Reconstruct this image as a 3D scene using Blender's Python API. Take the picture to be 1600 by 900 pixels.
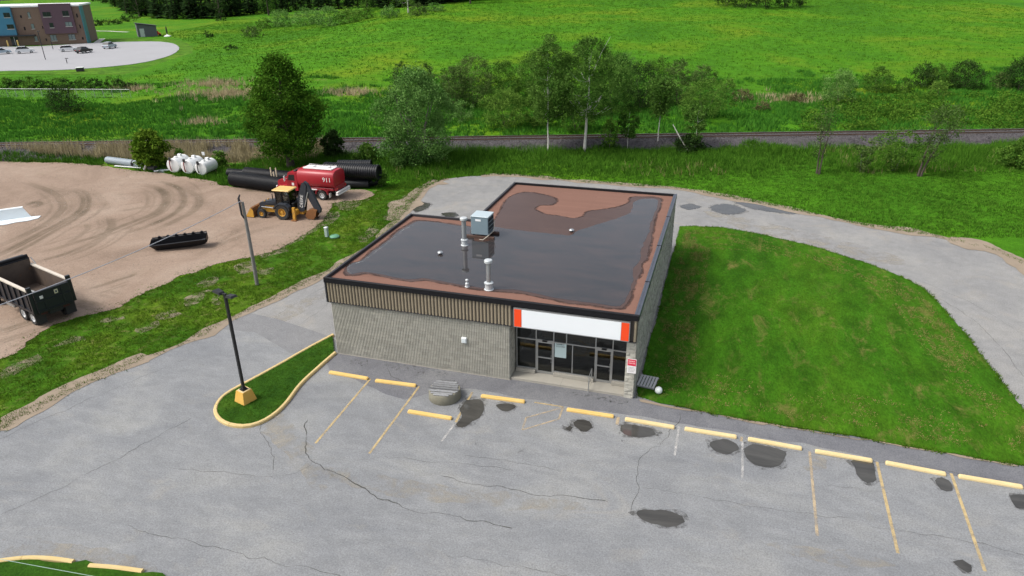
import bpy, math, random
import numpy as np
from mathutils import Vector, Matrix
random.seed(7)
rng = np.random.default_rng(7)
for o in list(bpy.data.objects): bpy.data.objects.remove(o, do_unlink=True)
scene = bpy.context.scene
COL = scene.collection
PI = math.pi

# ------------------------------------------------------------------ camera
CAM_F, CAM_YAW, CAM_PITCH, CAM_ROLL = 1092.4, -0.3020, 0.4278, -0.0114
CAM = np.array([21.2465, -32.3416, 21.2008])
def cam_axes():
    cy, sy, cp, sp = math.cos(CAM_YAW), math.sin(CAM_YAW), math.cos(CAM_PITCH), math.sin(CAM_PITCH)
    f = np.array([sy*cp, cy*cp, -sp]); r = np.array([cy, -sy, 0.0]); u = np.cross(r, f)
    c, s = math.cos(CAM_ROLL), math.sin(CAM_ROLL)
    return c*r+s*u, -s*r+c*u, f
AX_R, AX_U, AX_F = cam_axes()
cam_data = bpy.data.cameras.new('camera'); cam_data.sensor_width = 36.0
cam_data.lens = CAM_F/1600*36; cam_data.clip_start = 0.5; cam_data.clip_end = 3000
cam = bpy.data.objects.new('camera', cam_data); COL.objects.link(cam)
cam.matrix_world = Matrix(((AX_R[0], AX_U[0], -AX_F[0], CAM[0]), (AX_R[1], AX_U[1], -AX_F[1], CAM[1]),
                           (AX_R[2], AX_U[2], -AX_F[2], CAM[2]), (0, 0, 0, 1)))
scene.camera = cam

# ------------------------------------------------------------------ sky, sun, exposure
SUN_AZ, SUN_EL = math.radians(-122), math.radians(52)      # azimuth from +y towards +x: light comes from the left and a little from the viewer's side
w = bpy.data.worlds.new('World'); scene.world = w; w.use_nodes = True
nt = w.node_tree; bg = nt.nodes['Background']
sky = nt.nodes.new('ShaderNodeTexSky'); sky.sky_type = 'NISHITA'; sky.sun_disc = False
sky.sun_elevation = SUN_EL; sky.sun_rotation = SUN_AZ
sky.air_density = 1.0; sky.dust_density = 4.0; sky.ozone_density = 1.0
hs = nt.nodes.new('ShaderNodeHueSaturation'); hs.inputs['Saturation'].default_value = 0.44
nt.links.new(sky.outputs[0], hs.inputs['Color']); nt.links.new(hs.outputs[0], bg.inputs[0])
bg.inputs[1].default_value = 0.13
sun_data = bpy.data.lights.new('sun', 'SUN'); sun_data.energy = 1.5; sun_data.angle = math.radians(16); sun_data.color = (1, .96, .9)
sun = bpy.data.objects.new('sun', sun_data); COL.objects.link(sun)
sd = Vector((math.sin(SUN_AZ)*math.cos(SUN_EL), math.cos(SUN_AZ)*math.cos(SUN_EL), math.sin(SUN_EL)))
sun.rotation_euler = sd.to_track_quat('Z', 'Y').to_euler()
vs = scene.view_settings
vs.view_transform = 'Standard'; vs.look = 'None'; vs.gamma = 1; vs.use_curve_mapping = False; vs.exposure = 0.75
scene.render.engine = 'CYCLES'

# ------------------------------------------------------------------ noise and terrain
def _hash(ix, iy, seed):
    n = np.sin(ix*127.1+iy*311.7+seed*74.7)*43758.5453
    return n-np.floor(n)
def vnoise(x, y, sc=1.0, seed=0):
    x = np.asarray(x, float)/sc; y = np.asarray(y, float)/sc
    ix, iy = np.floor(x), np.floor(y); fx, fy = x-ix, y-iy
    fx = fx*fx*(3-2*fx); fy = fy*fy*(3-2*fy)
    a, b, c, d = _hash(ix, iy, seed), _hash(ix+1, iy, seed), _hash(ix, iy+1, seed), _hash(ix+1, iy+1, seed)
    return (a*(1-fx)+b*fx)*(1-fy)+(c*(1-fx)+d*fx)*fy
def sstep(a, b, x):
    t = np.clip((np.asarray(x, float)-a)/(b-a), 0, 1); return t*t*(3-2*t)
def ray(px, py):
    return AX_R*(px-800)/CAM_F-AX_U*(py-450)/CAM_F+AX_F
def G(px, py, z=0.0):
    d = ray(px, py); t = (z-CAM[2])/d[2]; return CAM+d*t
RA, RB = G(140, 223, 1.25), G(1600, 203.3, 1.25)
RD = np.array([RB[0]-RA[0], RB[1]-RA[1]]); RD /= np.hypot(*RD); RN = np.array([-RD[1], RD[0]])
def rail_as(x, y):
    dx, dy = np.asarray(x)-RA[0], np.asarray(y)-RA[1]
    return dx*RD[0]+dy*RD[1], dx*RN[0]+dy*RN[1]
A0 = rail_as(2.8, 56)[0]
def hz(x, y):
    a, s = rail_as(x, y); a = a-A0
    k = sstep(-105, -30, a)
    up = np.clip(s-30, 0, None); up = np.where(up < 30, up*up/60, up-15)
    h = .055*k*np.clip(up, 0, 420)
    wild = sstep(3, 10, s)*k
    h = h+wild*(.35+.5*(vnoise(x, y, 9, 1)-.5)+.3*(vnoise(x, y, 3.2, 2)-.5))
    verge = sstep(-13, -9, s)*(1-sstep(-4, -2, s))*sstep(-12, 0, np.asarray(x, float))
    return h+verge*(.25*(vnoise(x, y, 4, 3)-.3))
_tt = [10.0]
while _tt[-1] < 2500: _tt.append(_tt[-1]+max(.03, _tt[-1]*.0015))
_tt = np.array(_tt)
def T(px, py):                                         # where the line of sight meets the terrain
    d = ray(px, py); P = CAM[None]+d[None]*_tt[:, None]; hit = P[:, 2] <= hz(P[:, 0], P[:, 1])
    i = int(np.argmax(hit)) if hit.any() else len(_tt)-1
    return P[i].copy()
def dist_px(p):                                        # metres that one photo pixel spans at p
    return float(np.dot(p-CAM, AX_F))/CAM_F
def top_z(p, px, py):                                  # height above the ground point p that the pixel row py reaches
    d = ray(px, py); k = np.hypot(*(p-CAM)[:2])/np.hypot(*d[:2]); return float(CAM[2]+d[2]*k)

# ------------------------------------------------------------------ mesh helpers
class MB:
    def __init__(s): s.v = []; s.f = []; s.m = []
    def add(s, vs, fs, mi=0):
        b = len(s.v); s.v += [tuple(map(float, v)) for v in vs]
        s.f += [tuple(b+i for i in f) for f in fs]; s.m += [mi]*len(fs); return s
    def hexa(s, c8, mi=0):
        return s.add(c8, [(0, 3, 2, 1), (4, 5, 6, 7), (0, 1, 5, 4), (1, 2, 6, 5), (2, 3, 7, 6), (3, 0, 4, 7)], mi)
    def box(s, x0, x1, y0, y1, z0, z1, mi=0, M=None):
        c = [(x0, y0, z0), (x1, y0, z0), (x1, y1, z0), (x0, y1, z0), (x0, y0, z1), (x1, y0, z1), (x1, y1, z1), (x0, y1, z1)]
        if M is not None: c = [M @ Vector(p) for p in c]
        return s.hexa(c, mi)
    def bbox(s, x0, x1, y0, y1, z0, z1, b=.02, mi=0):    # box with chamfered edges
        cx, cy, cz = (x0+x1)/2, (y0+y1)/2, (z0+z1)/2; hx, hy, hz_ = (x1-x0)/2, (y1-y0)/2, (z1-z0)/2
        V = {}; vs = []
        for sx in (-1, 1):
            for sy in (-1, 1):
                for sz in (-1, 1):
                    for ax in range(3):
                        h = [hx-b, hy-b, hz_-b]; h[ax] += b
                        V[(sx, sy, sz, ax)] = len(vs); vs.append((cx+sx*h[0], cy+sy*h[1], cz+sz*h[2]))
        fs = []
        def q(*k): fs.append(tuple(V[i] for i in k))
        for sg in (-1, 1):
            a = [(sg, -1, -1, 0), (sg, 1, -1, 0), (sg, 1, 1, 0), (sg, -1, 1, 0)]; q(*(a if sg > 0 else a[::-1]))
            a = [(-1, sg, -1, 1), (-1, sg, 1, 1), (1, sg, 1, 1), (1, sg, -1, 1)]; q(*(a if sg > 0 else a[::-1]))
            a = [(-1, -1, sg, 2), (1, -1, sg, 2), (1, 1, sg, 2), (-1, 1, sg, 2)]; q(*(a if sg > 0 else a[::-1]))
        for i in (-1, 1):
            for j in (-1, 1):
                q((i, j, -1, 0), (i, j, 1, 0), (i, j, 1, 1), (i, j, -1, 1))
                q((i, -1, j, 0), (i, 1, j, 0), (i, 1, j, 2), (i, -1, j, 2))
                q((-1, i, j, 1), (1, i, j, 1), (1, i, j, 2), (-1, i, j, 2))
                for k in (-1, 1): q((i, j, k, 0), (i, j, k, 1), (i, j, k, 2))
        return s.add(vs, fs, mi)
    def tube(s, pts, rs, n=8, cap=True, mi=0):
        pts = [Vector(p) for p in pts]
        if not hasattr(rs, '__len__'): rs = [rs]*len(pts)
        b = len(s.v); ref = None
        for i, p in enumerate(pts):
            t = (pts[min(i+1, len(pts)-1)]-pts[max(i-1, 0)])
            t = t.normalized() if t.length > 1e-9 else Vector((0, 0, 1))
            if ref is None: ref = Vector((0, 0, 1)) if abs(t.z) < .9 else Vector((1, 0, 0))
            u = t.cross(ref).normalized(); v = t.cross(u).normalized(); ref = v.cross(t)*-1 if False else ref
            for k in range(n):
                a = 2*PI*k/n; q = p+u*math.cos(a)*rs[i]+v*math.sin(a)*rs[i]; s.v.append(tuple(q))
        for i in range(len(pts)-1):
            for k in range(n):
                s.f.append((b+i*n+k, b+i*n+(k+1) % n, b+(i+1)*n+(k+1) % n, b+(i+1)*n+k)); s.m.append(mi)
        if cap:
            s.f.append(tuple(b+k for k in range(n))[::-1]); s.f.append(tuple(b+(len(pts)-1)*n+k for k in range(n))); s.m += [mi, mi]
        return s
    def cyl(s, p0, p1, r0, r1=None, n=16, cap=True, mi=0): return s.tube([p0, p1], [r0, r0 if r1 is None else r1], n, cap, mi)
    def prism(s, poly, z0, z1, mi=0, M=None):            # polygon in xy extruded along z
        n = len(poly); vs = [(p[0], p[1], z0) for p in poly]+[(p[0], p[1], z1) for p in poly]
        if M is not None: vs = [M @ Vector(p) for p in vs]
        return s.add(vs, [tuple(range(n))[::-1], tuple(range(n, 2*n))]+[(i, (i+1) % n, n+(i+1) % n, n+i) for i in range(n)], mi)
    def side(s, poly, y0, y1, mi=0):                     # polygon in xz extruded along y
        n = len(poly); vs = [(p[0], y0, p[1]) for p in poly]+[(p[0], y1, p[1]) for p in poly]
        return s.add(vs, [tuple(range(n)), tuple(range(n, 2*n))[::-1]]+[(i, n+i, n+(i+1) % n, (i+1) % n) for i in range(n)], mi)
    def lathe(s, prof, n=20, c=(0, 0, 0), axis='z', mi=0, cap=True):
        b = len(s.v)
        for r, h in prof:
            for k in range(n):
                a = 2*PI*k/n; q = (r*math.cos(a), r*math.sin(a), h)
                if axis == 'y': q = (q[0], q[2], q[1])
                if axis == 'x': q = (q[2], q[0], q[1])
                s.v.append((c[0]+q[0], c[1]+q[1], c[2]+q[2]))
        for i in range(len(prof)-1):
            for k in range(n):
                s.f.append((b+i*n+k, b+i*n+(k+1) % n, b+(i+1)*n+(k+1) % n, b+(i+1)*n+k)); s.m.append(mi)
        if cap: s.f.append(tuple(b+k for k in range(n))[::-1]); s.f.append(tuple(b+(len(prof)-1)*n+k for k in range(n))); s.m += [mi, mi]
        return s
    def mesh(s, name, mats):
        me = bpy.data.meshes.new(name); me.from_pydata(s.v, [], s.f)
        for m in (mats if isinstance(mats, (list, tuple)) else [mats]): me.materials.append(m)
        if any(s.m): me.polygons.foreach_set('material_index', s.m)
        import bmesh
        bm = bmesh.new(); bm.from_mesh(me); bmesh.ops.recalc_face_normals(bm, faces=bm.faces); bm.to_mesh(me); bm.free()
        me.update(); return me
    def build(s, name, mats, parent=None, smooth=None):
        me = s.mesh(name, mats)
        if smooth: shade(me, smooth)
        return link(name, me, parent)
def shade(me, ang=40):
    me.polygons.foreach_set('use_smooth', [True]*len(me.polygons))
    try: me.set_sharp_from_angle(angle=math.radians(ang))
    except Exception: pass
def link(name, me, parent=None):
    o = bpy.data.objects.new(name, me); COL.objects.link(o)
    if parent is not None: o.parent = parent
    return o
def np_mesh(name, V, F, mat, var=None):
    V = np.ascontiguousarray(V, dtype=np.float32); F = np.ascontiguousarray(F, dtype=np.int32); n, k = F.shape
    me = bpy.data.meshes.new(name); me.vertices.add(len(V)); me.vertices.foreach_set('co', V.ravel())
    me.loops.add(n*k); me.loops.foreach_set('vertex_index', F.ravel())
    me.polygons.add(n); me.polygons.foreach_set('loop_start', np.arange(0, n*k, k, dtype=np.int32))
    me.update(calc_edges=True)
    if var is not None:
        at = me.attributes.new('var', 'FLOAT', 'FACE'); at.data.foreach_set('value', np.ascontiguousarray(var, dtype=np.float32))
    me.materials.append(mat); return me
def tag(o, label=None, cat=None, group=None, kind=None):
    if label: o['label'] = label
    if cat: o['category'] = cat
    if group: o['group'] = group
    if kind: o['kind'] = kind
    return o
def empty(name, loc=(0, 0, 0), rz=0):
    o = bpy.data.objects.new(name, None); COL.objects.link(o); o.location = loc; o.rotation_euler = (0, 0, rz)
    o.empty_display_size = .3; return o
def copy_tree(o, parent=None):
    c = o.copy(); COL.objects.link(c); c.parent = parent
    for ch in o.children: copy_tree(ch, c)
    return c
def in_poly(x, y, poly):
    x = np.asarray(x, float); y = np.asarray(y, float); r = np.zeros(x.shape, bool); n = len(poly)
    for i in range(n):
        x0, y0 = poly[i][:2]; x1, y1 = poly[(i+1) % n][:2]
        c = ((y0 > y) != (y1 > y)) & (x < (x1-x0)*(y-y0)/((y1-y0) if y1 != y0 else 1e-9)+x0); r ^= c
    return r
def smooth_poly(pts, step=.5, jit=.0, seed=0, closed=True, jsc=1.2):
    """Catmull-Rom through the points, resampled, with ragged noise across the line."""
    P = [np.array(p[:2], float) for p in pts]; n = len(P); out = []
    for i in range(n if closed else n-1):
        p0, p1, p2, p3 = (P[(i-1) % n], P[i], P[(i+1) % n], P[(i+2) % n]) if closed else (P[max(i-1, 0)], P[i], P[i+1], P[min(i+2, n-1)])
        m = max(1, int(np.hypot(*(p2-p1))/step))
        for k in range(m):
            t = k/m; out.append(.5*((2*p1)+(-p0+p2)*t+(2*p0-5*p1+4*p2-p3)*t*t+(-p0+3*p1-3*p2+p3)*t**3))
    if not closed: out.append(P[-1])
    out = np.array(out)
    if jit:
        nx = vnoise(out[:, 0], out[:, 1], jsc, seed)-.5+.6*(vnoise(out[:, 0], out[:, 1], jsc*.35, seed+5)-.5)
        ny = vnoise(out[:, 0], out[:, 1], jsc, seed+9)-.5+.6*(vnoise(out[:, 0], out[:, 1], jsc*.35, seed+15)-.5)
        out = out+jit*np.stack([nx, ny], 1)
    return [tuple(p) for p in out]
def sheet(name, poly, z, mat, parent=None, thick=0.0):
    import bmesh
    bm = bmesh.new(); vs = [bm.verts.new((p[0], p[1], z)) for p in poly]
    f = bm.faces.new(vs); f.normal_update()
    if f.normal.z < 0: f.normal_flip()
    if thick:
        r = bmesh.ops.extrude_edge_only(bm, edges=list(bm.edges))
        for g in r['geom']:
            if isinstance(g, bmesh.types.BMVert): g.co.z -= thick
    bmesh.ops.triangulate(bm, faces=[f])
    me = bpy.data.meshes.new(name); bm.to_mesh(me); bm.free(); me.materials.append(mat)
    return link(name, me, parent)
def ribbon(name, path, widths, z, mat, parent=None):
    P = np.array([p[:2] for p in path], float); n = len(P)
    if not hasattr(widths, '__len__'): widths = [widths]*n
    V = []; F = []
    for i in range(n):
        t = P[min(i+1, n-1)]-P[max(i-1, 0)]; t = t/(np.hypot(*t)+1e-9); nn = np.array([-t[1], t[0]])*widths[i]/2
        zz = z[i] if hasattr(z, '__len__') else z
        V += [(*(P[i]+nn), zz), (*(P[i]-nn), zz)]
        if i: F.append((2*i-2, 2*i-1, 2*i+1, 2*i))
    return MB().add(V, F).build(name, mat, parent)

# ------------------------------------------------------------------ materials
def new_mat(name):
    m = bpy.data.materials.new(name); m.use_nodes = True
    return m, m.node_tree, m.node_tree.nodes['Principled BSDF']
def nd(nt, t, **kw):
    n = nt.nodes.new(t)
    for k, v in kw.items():
        if k in n.inputs: n.inputs[k].default_value = v
        else: setattr(n, k, v)
    return n
def mixc(nt, fac, a, b, blend='MIX'):
    m = nt.nodes.new('ShaderNodeMix'); m.data_type = 'RGBA'; m.blend_type = blend
    for s, v in ((m.inputs[0], fac), (m.inputs[6], a), (m.inputs[7], b)):
        if hasattr(v, 'is_output') or hasattr(v, 'links'): nt.links.new(v, s)
        elif hasattr(v, '__len__'): s.default_value = (*v[:3], 1)
        else: s.default_value = v
    return m.outputs[2]
def noise(nt, scale, detail=4, rough=.6, vec=None, dist=0):
    n = nd(nt, 'ShaderNodeTexNoise'); n.inputs['Scale'].default_value = scale; n.inputs['Detail'].default_value = detail
    n.inputs['Roughness'].default_value = rough; n.inputs['Distortion'].default_value = dist
    if vec is not None: nt.links.new(vec, n.inputs['Vector'])
    return n.outputs['Fac']
def ramp(nt, fac, stops):
    r = nt.nodes.new('ShaderNodeValToRGB'); e = r.color_ramp.elements
    while len(e) < len(stops): e.new(.5)
    for i, (p, c) in enumerate(stops):
        e[i].position = p; e[i].color = (*c[:3], 1) if hasattr(c, '__len__') else (c, c, c, 1)
    nt.links.new(fac, r.inputs[0]); return r.outputs[0]
def coords(nt, kind='Object', scale=None):
    t = nt.nodes.new('ShaderNodeTexCoord').outputs[kind]
    if scale is None: return t
    m = nt.nodes.new('ShaderNodeMapping'); m.inputs['Scale'].default_value = scale; nt.links.new(t, m.inputs[0]); return m.outputs[0]
def bump(nt, bs, h, strength=.3, dist=.02):
    b = nt.nodes.new('ShaderNodeBump'); b.inputs['Strength'].default_value = strength; b.inputs['Distance'].default_value = dist
    nt.links.new(h, b.inputs['Height']); nt.links.new(b.outputs[0], bs.inputs['Normal'])
def sc(c, k): return tuple(min(1, x*k) for x in c[:3])
def paint(name, col, rough=.5, metal=0.0, var=.25, scale=3.0, col2=None, dirt=None, dirt_amt=.5, bumps=.0, bscale=30, spec=.5, rand=0.0):
    """A plain surface with uneven tone, an optional second colour in blotches (wear, rust, dirt) and fine relief."""
    m, nt, bs = new_mat(name); v = coords(nt)
    c = mixc(nt, noise(nt, scale, 5, .65, v), sc(col, 1-var), col2 or sc(col, 1+var))
    if dirt:
        f = ramp(nt, noise(nt, scale*1.7, 6, .7, v, .4), [(1-dirt_amt*.75, 0), (min(1, 1-dirt_amt*.75+.22), 1)])
        c = mixc(nt, f, c, dirt)
    if rand:
        oi = nt.nodes.new('ShaderNodeObjectInfo'); at = nt.nodes.new('ShaderNodeAttribute'); at.attribute_name = 'var'
        ad = nd(nt, 'ShaderNodeMath', operation='ADD'); nt.links.new(oi.outputs['Random'], ad.inputs[0]); nt.links.new(at.outputs['Fac'], ad.inputs[1])
        fr = nd(nt, 'ShaderNodeMath', operation='FRACT'); nt.links.new(ad.outputs[0], fr.inputs[0])
        c = mixc(nt, 1.0, c, ramp(nt, fr.outputs[0], [(0, 1-rand), (1, 1.0)]), 'MULTIPLY')
    nt.links.new(c, bs.inputs['Base Color']); bs.inputs['Roughness'].default_value = rough; bs.inputs['Metallic'].default_value = metal
    bs.inputs['Specular IOR Level'].default_value = spec
    if bumps: bump(nt, bs, noise(nt, bscale, 5, .7, v), bumps, .02)
    return m
def leafy(name, dark, light, trans=.25, extra=None, up=0.0):
    m, nt, bs = new_mat(name); at = nt.nodes.new('ShaderNodeAttribute'); at.attribute_name = 'var'
    oi = nt.nodes.new('ShaderNodeObjectInfo')
    stops = [(0, dark), (1, light)] if extra is None else [(0, dark), (.8, light), (1, extra)]
    c = ramp(nt, at.outputs['Fac'], stops)
    c = mixc(nt, 1.0, c, ramp(nt, oi.outputs['Random'], [(0, (.82, .86, .8)), (1, (1.12, 1.08, 1.0))]), 'MULTIPLY')
    nt.nodes.remove(bs); out = nt.nodes['Material Output']
    d = nd(nt, 'ShaderNodeBsdfDiffuse'); t = nd(nt, 'ShaderNodeBsdfTranslucent'); mx = nd(nt, 'ShaderNodeMixShader'); mx.inputs[0].default_value = trans
    if up:                                             # thin blades shade like the sward they stand in
        ge = nd(nt, 'ShaderNodeNewGeometry'); va = nd(nt, 'ShaderNodeVectorMath', operation='ADD'); va.inputs[1].default_value = (0, 0, up)
        vn = nd(nt, 'ShaderNodeVectorMath', operation='NORMALIZE'); nt.links.new(ge.outputs['Normal'], va.inputs[0]); nt.links.new(va.outputs[0], vn.inputs[0]); nt.links.new(vn.outputs[0], d.inputs['Normal'])
    nt.links.new(c, d.inputs[0]); nt.links.new(c, t.inputs[0]); nt.links.new(d.outputs[0], mx.inputs[1]); nt.links.new(t.outputs[0], mx.inputs[2])
    nt.links.new(mx.outputs[0], out.inputs[0]); return m
def grass_mat(name, cols, big=.06, mid=.7, fine=7.0, dry=(.20, .16, .07), dry_amt=.0, attr=False, stretch=(1, 1, 1), b=.8, bd=.12, fcon=.55, ff=.4):
    m, nt, bs = new_mat(name); v = coords(nt, 'Object', stretch)
    c = ramp(nt, noise(nt, big, 4, .6, v, .5), [(.3, cols[0]), (.5, cols[1]), (.68, cols[2])])
    nm = noise(nt, mid, 6, .7, v, .3); nf = noise(nt, fine, 4, .75, v)
    c = mixc(nt, 1.0, c, ramp(nt, nm, [(.32, 1-fcon), (.62, 1.15)]), 'MULTIPLY')
    c = mixc(nt, 1.0, c, ramp(nt, nf, [(.3, 1-ff), (.7, 1.0+ff*.6)]), 'MULTIPLY')
    if dry_amt:
        f = ramp(nt, noise(nt, mid*.9, 8, .78, v, .5), [(.72-dry_amt*.3, 0), (.88-dry_amt*.3, .85)])
        f2 = ramp(nt, noise(nt, .16, 4, .6, v, .3), [(.30, .15), (.55, 1)])
        mu = nd(nt, 'ShaderNodeMath', operation='MULTIPLY'); nt.links.new(f, mu.inputs[0]); nt.links.new(f2, mu.inputs[1])
        c = mixc(nt, mu.outputs[0], c, dry)
    if attr:
        at = nt.nodes.new('ShaderNodeAttribute'); at.attribute_name = 'dry'
        nz = noise(nt, .9, 6, .75, v, .3); ad = nd(nt, 'ShaderNodeMath', operation='ADD'); nt.links.new(at.outputs['Fac'], ad.inputs[0]); nt.links.new(nz, ad.inputs[1])
        c = mixc(nt, ramp(nt, ad.outputs[0], [(.92, 0), (1.0, .9)]), c, mixc(nt, nf, sc(dry, .7), sc(dry, 1.3)))
    nt.links.new(c, bs.inputs['Base Color']); bs.inputs['Roughness'].default_value = 1; bs.inputs['Specular IOR Level'].default_value = .08
    ad2 = nd(nt, 'ShaderNodeMath', operation='ADD'); nt.links.new(nm, ad2.inputs[0]); nt.links.new(nf, ad2.inputs[1])
    bump(nt, bs, ad2.outputs[0], b, bd); return m
def asphalt_mat(name, cols, warm=(.30, .27, .22), warm_amt=.3, stretch=(1, 1, 1)):
    m, nt, bs = new_mat(name); v = coords(nt)
    vst = coords(nt, 'Object', stretch)
    c = ramp(nt, noise(nt, .22, 6, .65, vst, .6), [(.3, cols[0]), (.52, cols[1]), (.72, cols[2])])
    c = mixc(nt, 1.0, c, ramp(nt, noise(nt, 1.3, 6, .7, vst, .4), [(.3, .86), (.7, 1.08)]), 'MULTIPLY')
    f = ramp(nt, noise(nt, .33, 7, .72, vst, 1.0), [(.66-warm_amt*.3, 0), (.9-warm_amt*.3, .6)]); c = mixc(nt, f, c, warm)
    nf = noise(nt, 14, 3, .8, v)
    c = mixc(nt, 1.0, c, ramp(nt, nf, [(.3, .70), (.7, 1.28)]), 'MULTIPLY')
    nt.links.new(c, bs.inputs['Base Color']); bs.inputs['Roughness'].default_value = .85; bs.inputs['Specular IOR Level'].default_value = .3
    bump(nt, bs, nf, .35, .012); return m
def worn_paint(name, col, keep=.5, scale=3.0):
    """Road paint worn through in spots to the surface below."""
    m, nt, bs = new_mat(name); v = coords(nt); out = nt.nodes['Material Output']
    bs.inputs['Roughness'].default_value = .7
    nt.links.new(mixc(nt, noise(nt, 5, 4, .6, v), sc(col, .8), sc(col, 1.1)), bs.inputs['Base Color'])
    tr = nd(nt, 'ShaderNodeBsdfTransparent'); mx = nd(nt, 'ShaderNodeMixShader')
    f = ramp(nt, noise(nt, scale, 7, .8, v, .3), [(.56-keep*.4, 0), (.92-keep*.4, .85)])
    nt.links.new(f, mx.inputs[0]); nt.links.new(tr.outputs[0], mx.inputs[1]); nt.links.new(bs.outputs[0], mx.inputs[2])
    nt.links.new(mx.outputs[0], out.inputs[0]); return m
def stain_mat(name, col, rough, amt=.5, scale=1.5, spec=.5):
    m, nt, bs = new_mat(name); v = coords(nt); out = nt.nodes['Material Output']
    bs.inputs['Roughness'].default_value = rough; bs.inputs['Specular IOR Level'].default_value = spec
    nt.links.new(mixc(nt, noise(nt, 3, 5, .7, v), sc(col, .75), sc(col, 1.25)), bs.inputs['Base Color'])
    if amt < 1:
        tr = nd(nt, 'ShaderNodeBsdfTransparent'); mx = nd(nt, 'ShaderNodeMixShader')
        f = ramp(nt, noise(nt, scale, 7, .75, v, .3), [(.7-amt*.55, 0), (.95-amt*.55, .95)])
        nt.links.new(f, mx.inputs[0]); nt.links.new(tr.outputs[0], mx.inputs[1]); nt.links.new(bs.outputs[0], mx.inputs[2])
        nt.links.new(mx.outputs[0], out.inputs[0])
    return m
def water_mat(name, col, rough=.03, rip=.02, spec=.5, silt=None):
    m, nt, bs = new_mat(name); v = coords(nt)
    nt.links.new(mixc(nt, ramp(nt, noise(nt, .6, 7, .72, coords(nt, 'Object', (.5, 1.6, 1)), .6), [(.35, 0), (.7, 1)]), sc(col, .7), silt or sc(col, 1.4)), bs.inputs['Base Color'])
    bs.inputs['Roughness'].default_value = rough; bs.inputs['IOR'].default_value = 1.5; bs.inputs['Specular IOR Level'].default_value = spec
    bump(nt, bs, noise(nt, 5, 3, .5, v), rip, .01); return m
def glass_mat(name, tint=(.03, .035, .04)):
    m, nt, bs = new_mat(name); out = nt.nodes['Material Output']; nt.nodes.remove(bs)
    fr = nd(nt, 'ShaderNodeFresnel'); fr.inputs[0].default_value = 1.5
    g = nd(nt, 'ShaderNodeBsdfGlossy'); g.inputs['Roughness'].default_value = .02
    t = nd(nt, 'ShaderNodeBsdfTransparent'); t.inputs[0].default_value = (.62, .66, .66, 1); mx = nd(nt, 'ShaderNodeMixShader')
    nt.links.new(fr.outputs[0], mx.inputs[0]); nt.links.new(t.outputs[0], mx.inputs[1]); nt.links.new(g.outputs[0], mx.inputs[2])
    nt.links.new(mx.outputs[0], out.inputs[0]); return m
# ================================================================== SETTING
M = {}
M['meadow'] = grass_mat('meadow_grass', [(.040, .140, .006), (.060, .185, .006), (.125, .205, .008)], .03, .5, 4.2, dry=(.24, .18, .095), attr=True, b=.7, bd=.2, fcon=.24, ff=.28)
M['lawn'] = grass_mat('mown_grass', [(.024, .092, .004), (.038, .124, .005), (.064, .148, .007)], .12, .8, 9.0, dry=(.17, .145, .045), dry_amt=.62, stretch=(1.0, .42, 1), b=.5, bd=.05, fcon=.38)
M['lawn_dark'] = grass_mat('island_grass', [(.022, .070, .006), (.030, .085, .007), (.045, .098, .009)], .4, 1.2, 10.0, b=.6, bd=.05, fcon=.35)
M['asphalt'] = asphalt_mat('weathered_asphalt', [(.168, .175, .184), (.212, .218, .222), (.258, .260, .250)], (.29, .27, .23), .28, (.7, 1.3, 1))
M['asphalt_strip'] = asphalt_mat('blue_grey_asphalt', [(.118, .120, .132), (.146, .148, .158), (.178, .180, .184)], (.22, .21, .19), .1)
M['asphalt_patch'] = asphalt_mat('patched_asphalt', [(.158, .160, .166), (.184, .186, .190), (.205, .205, .205)], (.22, .21, .19), .1)
M['driveway'] = asphalt_mat('old_driveway', [(.205, .205, .203), (.240, .238, .232), (.275, .268, .252)], (.31, .28, .23), .42)
M['dirt'] = paint('sandy_dirt', (.25, .195, .135), .95, 0, .3, .6, col2=(.31, .25, .185), bumps=.6, bscale=9)

# --- ground sheet
xs = np.concatenate([np.linspace(-620, -240, 30)[:-1], np.linspace(-240, -95, 60)[:-1], np.linspace(-95, 95, 170)[:-1], np.linspace(95, 200, 40)[:-1], np.linspace(200, 620, 34)])
ys = np.concatenate([np.linspace(-220, -40, 14)[:-1], np.linspace(-40, 30, 36)[:-1], np.linspace(30, 135, 105)[:-1], np.linspace(135, 300, 62)[:-1], np.linspace(300, 800, 42)])
GX, GY = np.meshgrid(xs, ys); GZ = hz(GX, GY)
nx_, ny_ = len(xs), len(ys); idx = np.arange(nx_*ny_).reshape(ny_, nx_)
F = np.stack([idx[:-1, :-1], idx[:-1, 1:], idx[1:, 1:], idx[1:, :-1]], -1).reshape(-1, 4)
me = np_mesh('ground', np.stack([GX, GY, GZ], -1).reshape(-1, 3), F, M['meadow'])
ga, gs = rail_as(GX, GY)
dry = np.zeros(GX.shape)
def dry_spot(px, py, r, k=.45):
    p = T(px, py); dry[:] = np.maximum(dry, k*np.exp(-(((GX-p[0])/r)**2+((GY-p[1])/(r*.8))**2)))
for a in ((365, 148, 9, .62), (340, 130, 7, .5), (550, 148, 5, .5), (270, 192, 3, .42), (320, 192, 3, .4), (505, 125, 5, .42), (610, 138, 4, .42), (205, 140, 6, .45), (1180, 160, 5, .5), (1235, 158, 6, .5), (1120, 105, 5, .35), (1015, 85, 6, .35), (390, 300, 3, .5), (490, 348, 4, .6), (440, 375, 3.5, .5), (330, 480, 3, .4), (300, 500, 2.4, .45), (360, 440, 2.4, .42), (590, 300, 2.0, .5), (1500, 262, 5, .42)): dry_spot(*a)
dry = np.maximum(dry, .42*sstep(-9, -7, gs)*(1-sstep(-2.5, -1.5, gs))*(1-sstep(-32, -24, GX)))      # straw under the reeds
at = me.attributes.new('dry', 'FLOAT', 'POINT'); at.data.foreach_set('value', dry.ravel().astype(np.float32))
shade(me, 180)
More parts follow.
